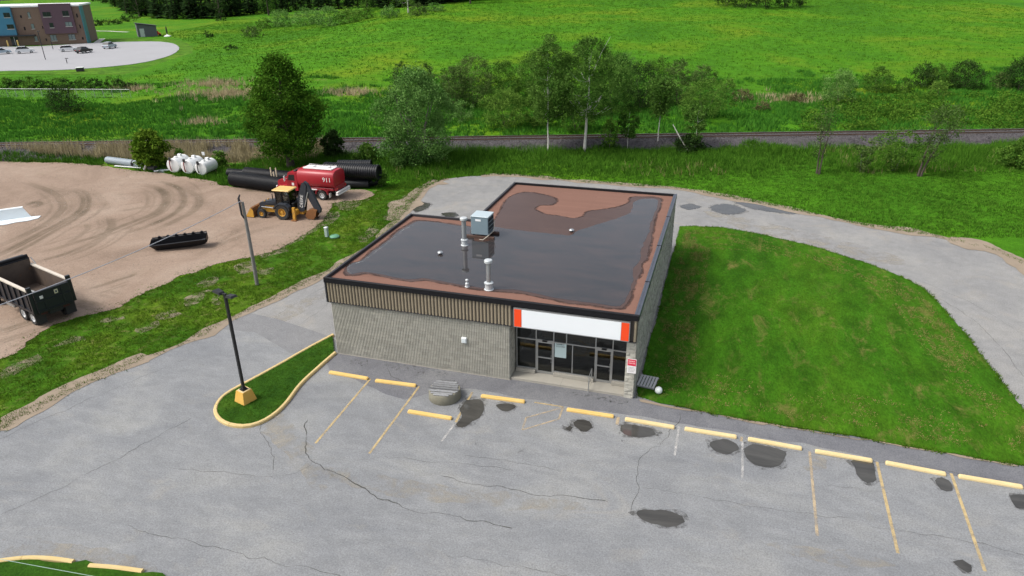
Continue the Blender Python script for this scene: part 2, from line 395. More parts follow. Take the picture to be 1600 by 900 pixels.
tag(link('ground', me), kind='structure')

# --- paved sheets (outlines measured on the ground plane)
g2 = lambda *L: [tuple(G(*q)[:2]) for q in L]
DRIVE_LEFT = g2((0, 672), (100, 615), (200, 572), (300, 530), (400, 480), (440, 462), (500, 432), (560, 400), (622, 345), (640, 322), (668, 292), (700, 279))
DRIVE_OUT = g2((750, 275), (800, 274), (900, 283), (980, 289), (1060, 295), (1130, 307), (1200, 320), (1280, 337), (1350, 352), (1420, 362), (1480, 373), (1560, 392), (1600, 412))
pave = [(-13.2, -18), (-13.4, -60)]+[(64, -60), (66, -20), (58, 4), (51, 18)]
outer = [(-13.6, -60), (-13.3, -16)]+DRIVE_LEFT+DRIVE_OUT+[(47.5, 24.5), (51, 18), (56, 6), (63, -14), (64, -60)]
PAVE = smooth_poly(outer, .6, .28, 3)
SEAM = g2((385, 487), (452, 505), (525, 535))
lot_poly = [(-13.6, -60)]+[p for p in smooth_poly([(-13.6, -60), (-13.3, -16)]+DRIVE_LEFT[:5], .6, .28, 3, False)][1:]+list(SEAM)+[(0, .3), (18.2, .3), (34, -.3), (36.6, -.2), (38.2, 3.8), (57, 3.8), (63, -14), (64, -60)]
tag(sheet('parking_lot', lot_poly, .008, M['asphalt']), kind='structure')
tag(sheet('driveway', PAVE, .004, M['driveway']), kind='structure')
LOT = bpy.data.objects['parking_lot']; DRV = bpy.data.objects['driveway']
sheet('asphalt_strip', smooth_poly([(0.1, .2), (9, .15), (18, .15), (24.8, -.15), (31, -.2), (36.3, -.3), (40, 1.5), (40, -1.5), (33, -2.2), (27, -1.7), (20, -1.55), (14, -1.7), (8.5, -1.6), (6, -3.4), (3, -2.6), (.6, -1.9)], .5, .25, 4), .012, M['asphalt_strip'], LOT)
sheet('asphalt_patch', smooth_poly(g2((392, 490), (520, 528), (515, 545), (455, 552), (400, 520), (330, 512)), 2.0, .08, 6), .012, M['asphalt_patch'], LOT)

# sandy shoulders between paving and grass
def shoulder(pts, wmin, wmax, seed, z=.026, off=.0):
    p = smooth_poly(pts, .35, .25, seed, False); n = len(p)
    wd = [wmin+(wmax-wmin)*float(vnoise(q[0], q[1], 2.2, seed))**1.5*1.4 for q in p]
    wd[0] = wd[-1] = .05
    o = ribbon('dirt_shoulder', p, wd, z, M['dirt']); tag(o, kind='structure'); return o
shoulder(DRIVE_LEFT, .25, 1.5, 21)
shoulder(DRIVE_OUT, .3, 1.7, 22)
shoulder(g2((1480, 374), (1530, 384), (1570, 398), (1600, 414), (1640, 440)), .8, 3.2, 25, .030)
shoulder(g2((0, 660), (100, 607), (180, 575), (230, 556)), .5, 1.3, 23, .030)
shoulder(g2((610, 345), (655, 298), (690, 283)), .8, 3.0, 24, .030)

# --- cracks and seams in the paving (part of the paving)
M['crack'] = stain_mat('crack_fill', (.06, .06, .05), .95, .72, 4)
def crack(px, wd, par, seed, z, jit=.22):
    p = smooth_poly(g2(*px), .22, jit, seed, False, .55)
    ww = [wd*.55*(.2+1.2*float(vnoise(q[0], q[1], .8, seed+3))) for q in p]; ww[0] = ww[-1] = .006
    ribbon('crack', p, ww, z, M['crack'], par)
for i, (px, wd) in enumerate([
    ([(478, 655), (477, 690), (484, 716), (520, 738), (560, 757), (592, 778), (640, 795), (700, 806), (800, 826)], .085),
    ([(690, 745), (740, 757), (775, 761), (830, 771), (860, 776), (905, 777), (950, 785)], .07),
    ([(1063, 644), (1057, 662), (1035, 690), (1000, 716), (994, 745), (996, 770), (984, 802)], .045),
    ([(275, 733), (350, 738), (425, 747)], .035), ([(195, 823), (300, 848), (400, 872), (480, 890), (540, 905)], .04),
    ([(0, 686), (100, 642), (200, 598), (290, 562)], .035), ([(0, 806), (90, 765), (160, 730), (250, 680), (300, 655)], .04),
    ([(600, 714), (680, 722), (760, 729), (800, 735)], .03), ([(720, 712), (800, 722), (880, 735)], .03),
    ([(1180, 697), (1300, 713), (1420, 727), (1500, 738)], .028), ([(1360, 824), (1450, 836), (1530, 850), (1605, 865)], .04),
    ([(700, 868), (800, 884), (890, 902)], .035), ([(1000, 760), (1100, 778), (1200, 795), (1330, 812)], .025),
    ([(400, 655), (412, 680), (424, 710), (430, 735)], .04), ([(440, 745), (470, 738), (492, 720)], .03), ([(1260, 760), (1330, 762), (1390, 773)], .025),
    ([(630, 597), (612, 587), (606, 574)], .05), ([(652, 599), (672, 601)], .03), ([(720, 607), (728, 594), (736, 588)], .05)]):
    crack(px, wd, LOT, 40+i, .016)
for i, (px, wd) in enumerate([([(1380, 436), (1450, 458), (1520, 500), (1565, 545), (1600, 590)], .05), ([(1440, 440), (1530, 480), (1600, 525)], .03), ([(1180, 395), (1300, 425), (1400, 455)], .02),
                              ([(430, 495), (470, 470), (512, 445)], .035), ([(470, 505), (500, 485), (516, 470)], .03), ([(560, 410), (600, 375), (640, 340)], .03)]):
    crack(px, wd, DRV, 70+i, .012, .15)
# dark crumbly spots of broken asphalt along the wall
M['blot'] = stain_mat('dark_blotches', (.035, .034, .032), .8, .34, 4.0)
def blot(px, par, z, seed, mat='blot', name='stain', jit=.25):
    return sheet(name, smooth_poly(g2(*px), .25, jit, seed, True, .5), z, M[mat], par)
for i, px in enumerate([[(600, 567), (640, 566), (650, 578), (615, 580)], [(645, 575), (690, 578), (700, 588), (655, 590)], [(885, 612), (940, 617), (980, 625), (985, 632), (930, 625), (890, 618)],
                        [(846, 628), (875, 631), (880, 637), (855, 635)], [(545, 562), (575, 563), (570, 573), (548, 570)], [(742, 684), (748, 686), (745, 696), (740, 695)], [(813, 700), (822, 700), (822, 708), (812, 707)],
                        [(1020, 678), (1040, 673), (1044, 680), (1026, 686)], [(1026, 694), (1033, 694), (1032, 700), (1025, 699)], [(972, 686), (984, 684), (980, 692), (970, 691)], [(558, 640), (565, 641), (562, 645)], [(1120, 688), (1135, 690), (1150, 697), (1128, 699)]]):
    blot(px, LOT, .0165, 90+i)
M['tan'] = stain_mat('sand_film', (.33, .305, .255), .95, .44, .5)
for i, px in enumerate([[(430, 640), (480, 690), (520, 740), (500, 770), (455, 720), (410, 670)], [(520, 730), (700, 760), (900, 785), (880, 800), (640, 780), (530, 750)], [(0, 840), (120, 850), (240, 880), (230, 896), (100, 872), (0, 866)], [(1200, 850), (1300, 860), (1400, 880), (1300, 885)], [(1260, 712), (1290, 715), (1285, 735), (1255, 730)]]):
    blot(px, LOT, .0125, 120+i, 'tan')
for i, px in enumerate([[(400, 500), (520, 448), (515, 462), (420, 515)], [(1100, 330), (1250, 360), (1400, 400), (1380, 412), (1200, 372)], [(560, 420), (620, 365), (632, 372), (580, 425)]]):
    blot(px, DRV, .010, 130+i, 'tan')

# --- painted bay lines
M['line'] = worn_paint('worn_yellow_paint', (.56, .42, .20), .82, 1.3)
M['line2'] = worn_paint('faded_orange_paint', (.54, .42, .26), .66, 1.3)
M['line3'] = worn_paint('faded_white_paint', (.68, .66, .62), .48, 2)
def pline(a, b, wd, mat, z=.0185):
    A, B = G(*a)[:2], G(*b)[:2]; n = 12
    ribbon('painted_line', [A+(B-A)*i/n for i in range(n+1)], wd, z, M[mat], LOT)
for a, b, wd, mt in [((579, 592), (493, 693), .12, 'line'), ((655, 604), (577, 709), .12, 'line'), ((738, 613), (712, 660), .13, 'line'), ((712, 660), (690, 690), .11, 'line3'),
                     ((835, 629), (880, 636), .1, 'line'), ((880, 636), (873, 655), .1, 'line2'), ((880, 637), (822, 653), .1, 'line2'), ((873, 655), (816, 672), .1, 'line2'), ((822, 653), (816, 672), .1, 'line2'),
                     ((966, 652), (964, 664), .16, 'line2'), ((1061, 667), (1054, 712), .11, 'line3'), ((1159, 683), (1158, 690), .13, 'line2'), ((1160, 690), (1160, 748), .1, 'line3'),
                     ((1265, 706), (1277, 838), .12, 'line2'), ((1370, 722), (1403, 865), .13, 'line'), ((1486, 740), (1539, 893), .13, 'line')]: pline(a, b, wd, mt)

# --- puddles on the paving
M['puddle'] = water_mat('standing_rain_water', (.056, .054, .049), .08, .05)
PUD = [[(748, 625), (756, 632), (752, 648), (735, 662), (722, 668), (712, 664), (722, 650), (717, 641), (730, 626)], [(776, 632), (790, 630), (806, 634), (800, 641), (785, 642)],
       [(896, 660), (912, 656), (925, 664), (917, 675), (908, 674), (898, 666)], [(882, 670), (888, 666), (894, 668), (890, 673)], [(968, 668), (978, 663), (1000, 666), (1020, 671), (1026, 678), (1015, 683), (990, 683), (974, 678)],
       [(1110, 692), (1130, 687), (1150, 694), (1153, 703), (1135, 711), (1115, 704)], [(1163, 701), (1175, 694), (1195, 697), (1225, 706), (1222, 722), (1210, 731), (1180, 726), (1166, 716)],
       [(1330, 722), (1340, 718), (1362, 722), (1366, 738), (1370, 750), (1355, 755), (1340, 745), (1335, 730)], [(1460, 750), (1472, 747), (1487, 757), (1488, 768), (1470, 766)], [(1580, 776), (1600, 773), (1612, 790), (1592, 796)],
       [(992, 801), (1005, 797), (1040, 798), (1065, 806), (1070, 816), (1040, 823), (1010, 815)], [(1488, 878), (1505, 876), (1520, 886), (1510, 894)],
       [(1110, 323), (1130, 319), (1150, 322), (1164, 330), (1140, 335), (1118, 331)], [(1062, 322), (1080, 319), (1094, 324), (1075, 328)], [(1150, 316), (1200, 321), (1245, 332), (1230, 334), (1180, 327)], [(642, 322), (655, 316), (672, 319), (665, 327), (650, 331)], [(690, 334), (708, 332), (716, 337), (700, 340)]]
M['damp_asphalt'] = stain_mat('damp_asphalt', (.085, .083, .078), .7, .46, 2.6)
for i, px in enumerate(PUD):
    q = np.array(g2(*px)); c_ = q.mean(0); sheet('damp_patch', smooth_poly([tuple(c_+(p-c_)*1.10+np.sign(p-c_)*.06) for p in q], .2, .3, 180+i, True, .5), .0172, M['damp_asphalt'], LOT if i < 12 else DRV)
for i, px in enumerate(PUD):
    tag(sheet('puddle', smooth_poly(g2(*px), .2, .12, 150+i, True, .4), .0205, M['puddle']), kind='structure')

# --- lawn beside the building
LAWN = smooth_poly([(18.05, 6), (18.05, 2), (18.06, .9), (18.25, .32), (19.0, .12)]+g2((1060, 636), (1200, 661), (1400, 694), (1500, 711), (1590, 727))+[(37.0, -.25), (38.1, 1.6)]+g2((1600, 642), (1550, 580), (1505, 520), (1462, 470), (1430, 445), (1370, 418), (1250, 381), (1130, 357), (1057, 355))+[(18.05, 28.0)], .5, .16, 11)
LAWN = [(max(x, 18.02), y) if y > .8 else (x, y) for x, y in LAWN]
tag(sheet('lawn', LAWN, .07, M['lawn'], None, .075), kind='structure')
shoulder(g2((995, 624), (1060, 638), (1130, 650), (1200, 663)), .05, .35, 27, .034)
shoulder(g2((1200, 663), (1400, 696), (1500, 713), (1590, 728)), .05, .3, 28, .034)

# --- rough grass strip between driveway and yard, with bare patches
M['strip'] = grass_mat('rough_strip_grass', [(.032, .100, .005), (.052, .138, .006), (.100, .165, .010)], .16, 1.6, 9.0, dry=(.22, .185, .075), dry_amt=.6, b=.8, bd=.08, fcon=.5)
STRIP = [(-13.0, -40), (-30, -40), (-40, -6), (-24, -9)]+[q for q in g2((0, 560), (60, 522), (120, 497), (185, 480), (250, 445), (330, 416), (400, 400), (470, 372), (505, 345), (520, 318), (570, 312), (590, 298), (640, 280), (690, 274))]+DRIVE_LEFT[::-1]+[(-13.1, -16)]
YSTRIP = smooth_poly(STRIP, .6, .0, 0)
tag(sheet('grass_strip', [(x+(1.2 if False else 0), y) for x, y in STRIP], .002, M['strip']), kind='structure'); GS = bpy.data.objects['grass_strip']
M['bare'] = stain_mat('bare_earth', (.25, .205, .14), .95, .52, 1.1)
for i, px in enumerate([[(305, 445), (335, 432), (342, 440), (318, 450)], [(285, 470), (325, 452), (330, 460), (295, 478)], [(245, 495), (275, 484), (280, 492), (255, 502)], [(365, 415), (395, 408), (398, 422), (372, 428)], [(405, 398), (445, 384), (450, 392), (415, 402)], [(420, 372), (480, 345), (520, 330), (530, 340), (490, 362), (440, 388)],
                        [(520, 318), (560, 305), (575, 312), (545, 330)], [(325, 470), (345, 462), (342, 476)], [(215, 512), (245, 500), (250, 508), (222, 520)], [(150, 505), (180, 492), (190, 500)], [(85, 540), (120, 525), (130, 532)], [(560, 372), (585, 352), (592, 358), (570, 378)], [(600, 335), (640, 300), (648, 306), (612, 342)], [(0, 580), (60, 555), (65, 565), (5, 590)], [(400, 425), (425, 418), (420, 430)]]):
    sheet('bare_patch', smooth_poly(g2(*px), .4, .5, 200+i, True, .8), .010+.001*(i % 3), M['bare'], GS)
# --- gravel yard with ruts: a fine mesh, pressed down where wheels have run
YARD = smooth_poly([(-95, 25.5)]+g2((0, 253), (80, 254), (150, 258), (220, 268), (260, 272), (330, 284), (350, 290), (420, 296), (520, 300), (550, 296), (580, 300), (570, 312), (520, 318), (505, 345), (470, 372), (430, 392), (400, 400), (330, 416), (250, 445), (185, 480), (120, 497), (60, 522), (0, 560))+[(-24, -9), (-60, -4), (-95, 4)], .5, .5, 31)
def gravel_mat():
    m, nt, bs = new_mat('sandy_gravel'); v = coords(nt)
    c = ramp(nt, noise(nt, .11, 6, .7, v, .8), [(.3, (.215, .155, .115)), (.5, (.275, .202, .152)), (.7, (.33, .255, .198))])
    nf = noise(nt, 9, 5, .8, v)
    c = mixc(nt, 1.0, c, ramp(nt, nf, [(.3, .72), (.7, 1.2)]), 'MULTIPLY')
    c = mixc(nt, ramp(nt, noise(nt, .5, 7, .75, v, .5), [(.58, 0), (.75, .5)]), c, (.20, .155, .10))
    at = nt.nodes.new('ShaderNodeAttribute'); at.attribute_name = 'rut'
    mu = nd(nt, 'ShaderNodeMath', operation='MULTIPLY'); nt.links.new(at.outputs['Fac'], mu.inputs[0])
    nt.links.new(ramp(nt, noise(nt, 1.2, 5, .7, v), [(.2, .6), (.55, 1)]), mu.inputs[1])
    c = mixc(nt, mu.outputs[0], c, (.075, .058, .034))
    nt.links.new(c, bs.inputs['Base Color']); bs.inputs['Roughness'].default_value = .95; bs.inputs['Specular IOR Level'].default_value = .2
    bump(nt, bs, nf, .6, .03); return m
M['gravel'] = gravel_mat()
YS_ = .13; yx = np.arange(-74, -8, YS_); yy = np.arange(-9, 35, YS_)
YX, YY = np.meshgrid(yx, yy)
RUTS = [ # pixel paths of single wheel tracks
    ([(40, 285), (80, 300), (97, 318), (95, 330), (75, 348), (30, 372), (-20, 392)], .55, .7), ([(112, 296), (130, 305), (134, 318), (122, 333), (90, 352), (40, 378), (-20, 408)], .6, 1), ([(120, 295), (137, 304), (140, 320), (128, 336), (95, 356), (45, 384), (-10, 412)], .4, .8),
    ([(220, 290), (245, 295), (258, 307), (255, 320), (238, 335), (200, 350), (150, 370), (60, 396)], .45, .9), ([(228, 288), (252, 295), (264, 308), (260, 322), (243, 337), (205, 354), (150, 376)], .35, .7), ([(250, 283), (275, 292), (287, 305), (284, 322), (262, 340), (225, 356), (190, 366)], .55, .9),
    ([(285, 294), (308, 306), (313, 318), (303, 330), (275, 345), (240, 362)], .55, .7), ([(168, 340), (172, 352), (165, 364), (140, 382), (100, 398), (50, 412)], .3, .7), ([(174, 340), (178, 352), (170, 366), (146, 384), (104, 402)], .3, .6), ([(135, 350), (138, 358), (125, 370), (105, 382)], .35, .5),
    ([(145, 300), (162, 315), (168, 330)], .5, .35), ([(60, 290), (100, 300), (118, 315), (110, 332), (70, 356), (0, 388)], .8, .3), ([(180, 305), (240, 300)], .5, .3), ([(190, 330), (240, 322), (262, 322)], .4, .4),
    ([(140, 452), (180, 440), (215, 428)], .3, .8), ([(120, 470), (160, 478)], .35, .5), ([(115, 475), (152, 485)], .35, .5), ([(180, 400), (250, 388), (300, 378)], .5, .25), ([(300, 404), (350, 380), (400, 362), (440, 352)], .5, .4), ([(320, 392), (400, 345)], .4, .3), ([(40, 322), (55, 316), (62, 320), (48, 325)], .5, .9), ([(380, 297), (430, 298)], .9, .9), ([(0, 520), (60, 500), (110, 480)], .7, .6), ([(0, 535), (70, 512)], .5, .5)]
rut = np.zeros(YX.shape)
def press(p, sig, k, fadek=6):
    for i, q in enumerate(p):
        t = i/max(1, len(p)-1); m = int(2.6*sig/YS_)+2
        cx_, cy_ = int((q[0]-yx[0])/YS_), int((q[1]-yy[0])/YS_)
        if cx_ < m or cy_ < m or cx_ >= len(yx)-m or cy_ >= len(yy)-m: continue
        sl = (slice(cy_-m, cy_+m+1), slice(cx_-m, cx_+m+1)); d2 = (YX[sl]-q[0])**2+(YY[sl]-q[1])**2
        rut[sl] = np.maximum(rut[sl], k*min(1, fadek*t, fadek*(1-t))**.7*(.6+.6*float(vnoise(q[0], q[1], 1.6, 3)))*np.exp(-d2/sig**2))
rr_ = random.Random(11)
for px, wd, k in RUTS:
    p = np.array(smooth_poly(g2(*px), .12, .12, len(px), False, 2.5)); t = np.gradient(p, axis=0); t /= np.linalg.norm(t, axis=1, keepdims=True)+1e-9; nn = np.stack([-t[:, 1], t[:, 0]], 1)
    press(p, .75*wd+.15, .34*k)                                     # loosened band
    for off in (-.42*wd, .0, .42*wd): press(p+nn*(off+rr_.uniform(-.05, .05)), .13, .9*k)   # tread lines
    n2 = len(p)
    for j in range(2):                                              # older faint passes alongside
        a0 = rr_.uniform(0, .4); a1 = rr_.uniform(.6, 1); q = p[int(a0*n2):int(a1*n2)]+nn[int(a0*n2):int(a1*n2)]*rr_.choice((-1, 1))*rr_.uniform(.8, 2.0); press(q, .14, .45*k)
rut = np.clip(rut, 0, 1)
YZ = .035-.05*rut+.05*(vnoise(YX, YY, 2.5, 5)-.5)*0+.03*(vnoise(YX, YY, .9, 6)-.5)
YZ = np.maximum(YZ, .012)
ok = in_poly((YX[:-1, :-1]+YX[1:, 1:])/2, (YY[:-1, :-1]+YY[1:, 1:])/2, YARD)
idx = np.arange(YX.size).reshape(YX.shape)
F = np.stack([idx[:-1, :-1], idx[:-1, 1:], idx[1:, 1:], idx[1:, :-1]], -1)[ok]
used = np.zeros(YX.size, bool); used[F.ravel()] = True; remap = np.cumsum(used)-1
me = np_mesh('gravel_yard', np.stack([YX, YY, YZ], -1).reshape(-1, 3)[used], remap[F], M['gravel'])
at = me.attributes.new('rut', 'FLOAT', 'POINT'); at.data.foreach_set('value', rut.ravel()[used].astype(np.float32)); shade(me, 180)
tag(link('gravel_yard', me), kind='structure')

# --- railway: ballast, ties, two rails
def rail_pt(a, s, z): return (RA[0]+RD[0]*a+RN[0]*s, RA[1]+RD[1]*a+RN[1]*s, z)
M['ballast'] = paint('ballast_stone', (.018, .016, .018), .95, 0, .3, 1.9, col2=(.115, .103, .108), bumps=1.0, bscale=3)
M['tie'] = paint('creosoted_timber', (.045, .035, .028), .9, 0, .4, 3)
M['rail'] = paint('rusty_rail_steel', (.12, .075, .055), .55, .4, .3, 2)
M['railtop'] = paint('polished_rail_steel', (.5, .47, .45), .3, .8, .2, 2)
trk = tag(empty('railway_track', rail_pt(A0, 0, 0)), kind='structure'); trk.rotation_euler.z = math.atan2(RD[1], RD[0])
prof = [(-4.6, -.1), (-3.6, .45), (-2.1, 1.0), (-1.75, 1.06), (0, 1.05), (1.75, 1.06), (2.2, .95), (4.2, .2)]
aa = np.arange(-140, 150, .5); V = []
for a in aa:
    for j, (s_, z_) in enumerate(prof):
        V.append((a, s_+.35*(random.random()-.5)*(j in (0, 1, 2)), z_+.12*(random.random()-.5)*(1 if j in (0, 1, 6, 7) else .3)))
k = len(prof); F = [(i*k+j, i*k+j+1, (i+1)*k+j+1, (i+1)*k+j) for i in range(len(aa)-1) for j in range(k-1)]
MB().add(V, F).build('ballast', M['ballast'], trk)
tie_me = MB().bbox(-.115, .115, -1.3, 1.3, .95, 1.115, .015).mesh('tie', M['tie'])
for i in range(240):
    o = link('tie', tie_me, trk); o.location = (-95+i*.62+random.uniform(-.02, .02), random.uniform(-.04, .04), 0)
for s_ in (-.7525, .7525):
    rp = [(-.07, 1.118), (.07, 1.118), (.015, 1.15), (.015, 1.24), (.036, 1.25), (.036, 1.29), (-.036, 1.29), (-.036, 1.25), (-.015, 1.24), (-.015, 1.15)]
    mb = MB(); n = len(rp); mb.add([(x, s_+u, z) for x in (-140, 150) for u, z in rp], [(i, (i+1) % n, n+(i+1) % n, n+i) for i in range(n)])
    mb.m[5] = 1; mb.build('rail', [M['rail'], M['railtop']], trk)
M['stone'] = paint('ballast_stones', (.095, .088, .092), .95, 0, .2, 2, rand=.75)
rs0 = np.random.default_rng(3)
def stones(n, P, size, name, mat, label, parent=None):
    """Small four-sided stones, each turned at random."""
    s_ = size*rs0.uniform(.55, 1.5, n); base = np.array([[1, 0, -.5], [-.5, .87, -.5], [-.5, -.87, -.5], [0, 0, .8]]); a = rs0.uniform(0, 6.28, n); c, sn = np.cos(a), np.sin(a)
    V = np.empty((n, 4, 3))
    for k in range(4):
        jit = 1+rs0.uniform(-.35, .35, n); V[:, k, 0] = (base[k, 0]*c-base[k, 1]*sn)*s_*jit; V[:, k, 1] = (base[k, 0]*sn+base[k, 1]*c)*s_*jit; V[:, k, 2] = base[k, 2]*s_*jit*.8
    V += P[:, None, :]; f = np.array([[0, 1, 3], [1, 2, 3], [2, 0, 3]]); F = (f[None]+4*np.arange(n)[:, None, None]).reshape(-1, 3)
    return tag(link(name, np_mesh(name, V.reshape(-1, 3), F, mat, np.repeat(rs0.uniform(0, 1, n), 3)), parent), label, None if parent else 'stones', kind='stuff')
n_ = 42000; aa_ = rs0.uniform(-100, 110, n_); ss_ = rs0.uniform(-4.4, 1.6, n_)
stones(n_, np.stack([aa_, ss_, np.interp(ss_, [q[0] for q in prof], [q[1] for q in prof])+.02], 1), .10, 'ballast_stones', M['stone'], None, trk)
M['yard_stone'] = paint('yard_stones', (.30, .25, .20), .95, 0, .2, 2, rand=.7)
n_ = 16000; P_ = np.stack([rs0.uniform(-70, -10, n_), rs0.uniform(-8, 34, n_)], 1); P_ = P_[in_poly(P_[:, 0], P_[:, 1], YARD)]; P_ = P_[vnoise(P_[:, 0], P_[:, 1], 4, 51) > .35]
stones(len(P_), np.column_stack([P_, np.full(len(P_), .035)]), .045, 'gravel_stones', M['yard_stone'], 'loose stones scattered over the gravel yard')
# ================================================================== BUILDING
W, D, H, NX, NY, HF, EF = 17.93, 21.72, 5.11, 4.72, 11.80, 3.55, .15
ZR = 4.93                                                   # roof membrane
RX = 11.0                                                   # left end of the recessed shopfront
M['block'] = paint('fluted_concrete_block', (.45, .435, .375), .92, 0, .16, 1.2, dirt=(.27, .26, .23), dirt_amt=.45, bumps=.35, bscale=25, rand=.2)
M['split'] = paint('split_face_block', (.36, .35, .30), .95, 0, .25, 3.0, dirt=(.12, .115, .1), dirt_amt=.55, bumps=.7, bscale=12, rand=.35)
M['mortar'] = paint('mortar', (.20, .195, .17), .95, 0, .15, 4)
M['black'] = paint('black_metal_trim', (.009, .009, .011), .55, .0, .3, 2, spec=.2)
M['trim'] = paint('dark_grey_trim', (.030, .030, .035), .55, .0, .25, 2, spec=.3)
M['bluecap'] = paint('blue_grey_cap_metal', (.085, .095, .12), .4, .4, .2, 2)
M['cladding'] = paint('tan_metal_cladding', (.30, .25, .175), .5, .1, .14, 1.5, dirt=(.16, .135, .095), dirt_amt=.35)
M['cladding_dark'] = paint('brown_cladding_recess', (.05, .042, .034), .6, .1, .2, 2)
M['concrete'] = paint('walk_concrete', (.33, .31, .265), .9, 0, .12, 1.2, dirt=(.22, .205, .175), dirt_amt=.4, bumps=.2, bscale=20)
M['alu'] = paint('brushed_aluminium', (.42, .43, .43), .38, .75, .15, 6)
M['glass'] = glass_mat('window_glass')
M['in_wall'] = paint('interior_wall', (.22, .20, .18), .9, 0, .15, 1)
M['in_floor'] = paint('interior_floor', (.085, .07, .06), .6, 0, .25, 2)
M['in_ceiling'] = paint('interior_ceiling', (.35, .34, .32), .9, 0, .1, 2)
B = tag(empty('commercial_building'), 'single-storey grey block shop with flat wet roof and tan ribbed fascia', 'building')

# walls (solid backing, real blocks in front of it)
fw = MB().box(.02, RX-.02, .03, .3, 0, HF+.3).box(RX-.3, RX-.03, .3, 1.2, 0, HF+.3).build('front_wall', M['mortar'], B)
sw = MB().box(W-.3, W-.015, .03, D-.03, 0, H-.25).build('side_wall', M['mortar'], B)
lw = MB().box(.02, .3, .3, NY-.03, 0, H-.25).build('left_wall', M['mortar'], B)
bw = MB().box(.3, NX+.02, NY-.3, NY-.02, 0, H-.25).box(NX+.02, NX+.3, NY-.3, D-.03, 0, H-.25).box(NX+.3, W-.3, D-.3, D-.02, 0, H-.25).build('back_wall', M['mortar'], B)

# fluted block: four ribs on its face
BL, BH, JT = .4, .2, .008
def block_mesh(L):
    n = max(1, int(round(L/.1))); u = (L-JT)/n; x = -L/2+JT/2; pr = []
    for i in range(n):
        x0 = x+i*u; pr += [(x0, -.002), (x0+u*.1, -.042), (x0+u*.55, -.042), (x0+u*.65, -.002)]
    pr.append((x+n*u, -.002)); z0, z1 = JT/2, BH-JT/2; k = len(pr)
    mb = MB(); mb.add([(a, b, z0) for a, b in pr]+[(a, b, z1) for a, b in pr], [(i, i+1, k+i+1, k+i) for i in range(k-1)])
    mb.add([(pr[0][0], -.002, z0), (pr[-1][0], -.002, z0), (pr[-1][0], .03, z0), (pr[0][0], .03, z0), (pr[0][0], -.002, z1), (pr[-1][0], -.002, z1), (pr[-1][0], .03, z1), (pr[0][0], .03, z1)], [(0, 1, 2, 3), (4, 7, 6, 5), (0, 3, 7, 4), (1, 5, 6, 2)])
    return mb
full, half = block_mesh(BL).mesh('concrete_block', M['block']), block_mesh(BL/2).mesh('concrete_block', M['block'])
slots = []
for r in range(18):
    x = 0.0; z = r*BH
    if r % 2: slots.append((BL/4, z, 1)); x = BL/2
    while x+BL <= RX+.01: slots.append((x+BL/2, z, 0)); x += BL
    if RX-x > .15: slots.append((x+BL/4, z, 1))
slots.sort(key=lambda s: -s[0]+.02*s[1])                     # the right end of the wall is the nearest to the viewer
for x, z, hf in slots[:300]:
    o = link('concrete_block', half if hf else full, fw); o.location = (x, random.uniform(0, .004), z)
mb = MB(); var = []
tf, th = block_mesh(BL), block_mesh(BL/2)
for x, z, hf in slots[300:]:
    t = th if hf else tf; dy = random.uniform(0, .004); mb.add([(a+x, b+dy, c+z) for a, b, c in t.v], t.f); var += [random.random()]*len(t.f)
me = mb.mesh('block_courses', M['block']); me.attributes.new('var', 'FLOAT', 'FACE').data.foreach_set('value', var)
tag(link('block_courses', me, fw), kind='stuff')

def split_blocks(name, org, dr, L, Z, parent, nrm, mat):
    """Split-face blocks laid in running bond on a wall that starts at org and runs along dr, faces towards nrm."""
    mb = MB(); var = []
    for r in range(int(Z/BH)):
        x = -BL/2*(r % 2)
        while x < L-.05:
            a, b = max(x, 0)+JT/2, min(x+BL, L)-JT/2; x += BL
            if b-a < .06: continue
            d = [random.uniform(.0, .035) for _ in range(4)]; z0, z1 = r*BH+JT/2, (r+1)*BH-JT/2; c = []
            mid = ((a+b)/2, random.uniform(.015, .05), (z0+z1)/2)
            P = lambda s, o_, z: (org[0]+dr[0]*s+nrm[0]*o_, org[1]+dr[1]*s+nrm[1]*o_, z)
            fr = [P(a, d[0], z0), P(b, d[1], z0), P(b, d[2], z1), P(a, d[3], z1)]; bk = [P(a, -.02, z0), P(b, -.02, z0), P(b, -.02, z1), P(a, -.02, z1)]
            mb.add(fr+bk+[P(*mid)], [(0, 1, 8), (1, 2, 8), (2, 3, 8), (3, 0, 8), (0, 4, 5, 1), (1, 5, 6, 2), (2, 6, 7, 3), (3, 7, 4, 0)]); var += [random.random()]*8
    me = mb.mesh(name, mat); me.attributes.new('var', 'FLOAT', 'FACE').data.foreach_set('value', var)
    return tag(link(name, me, parent), kind='stuff')
split_blocks('block_courses', (W-.015, 0), (0, 1), D, H-.3, sw, (1, 0), M['split'])
split_blocks('block_courses', (RX-.02, 0.03), (0, 1), 1.2, HF, fw, (1, 0), M['block'])
split_blocks('block_courses', (.02, NY), (0, -1), NY, H-.3, lw, (-1, 0), M['split'])
split_blocks('block_courses', (NX+.02, NY-.02), (-1, 0), NX, H-.3, bw, (0, 1), M['split'])
split_blocks('block_courses', (W, D-.02), (-1, 0), W-NX, H-.3, bw, (0, 1), M['split'])
# end pier beside the shopfront
pier = MB().box(17.42, W-.02, .02, .9, 0, HF+.3).build('pier', M['mortar'], B)
split_blocks('block_courses', (17.42, .02), (1, 0), .5, HF, pier, (0, -1), M['block'])
MB().box(-.04, RX, -.05, .02, 0, .06).build('footing', M['concrete'], B)

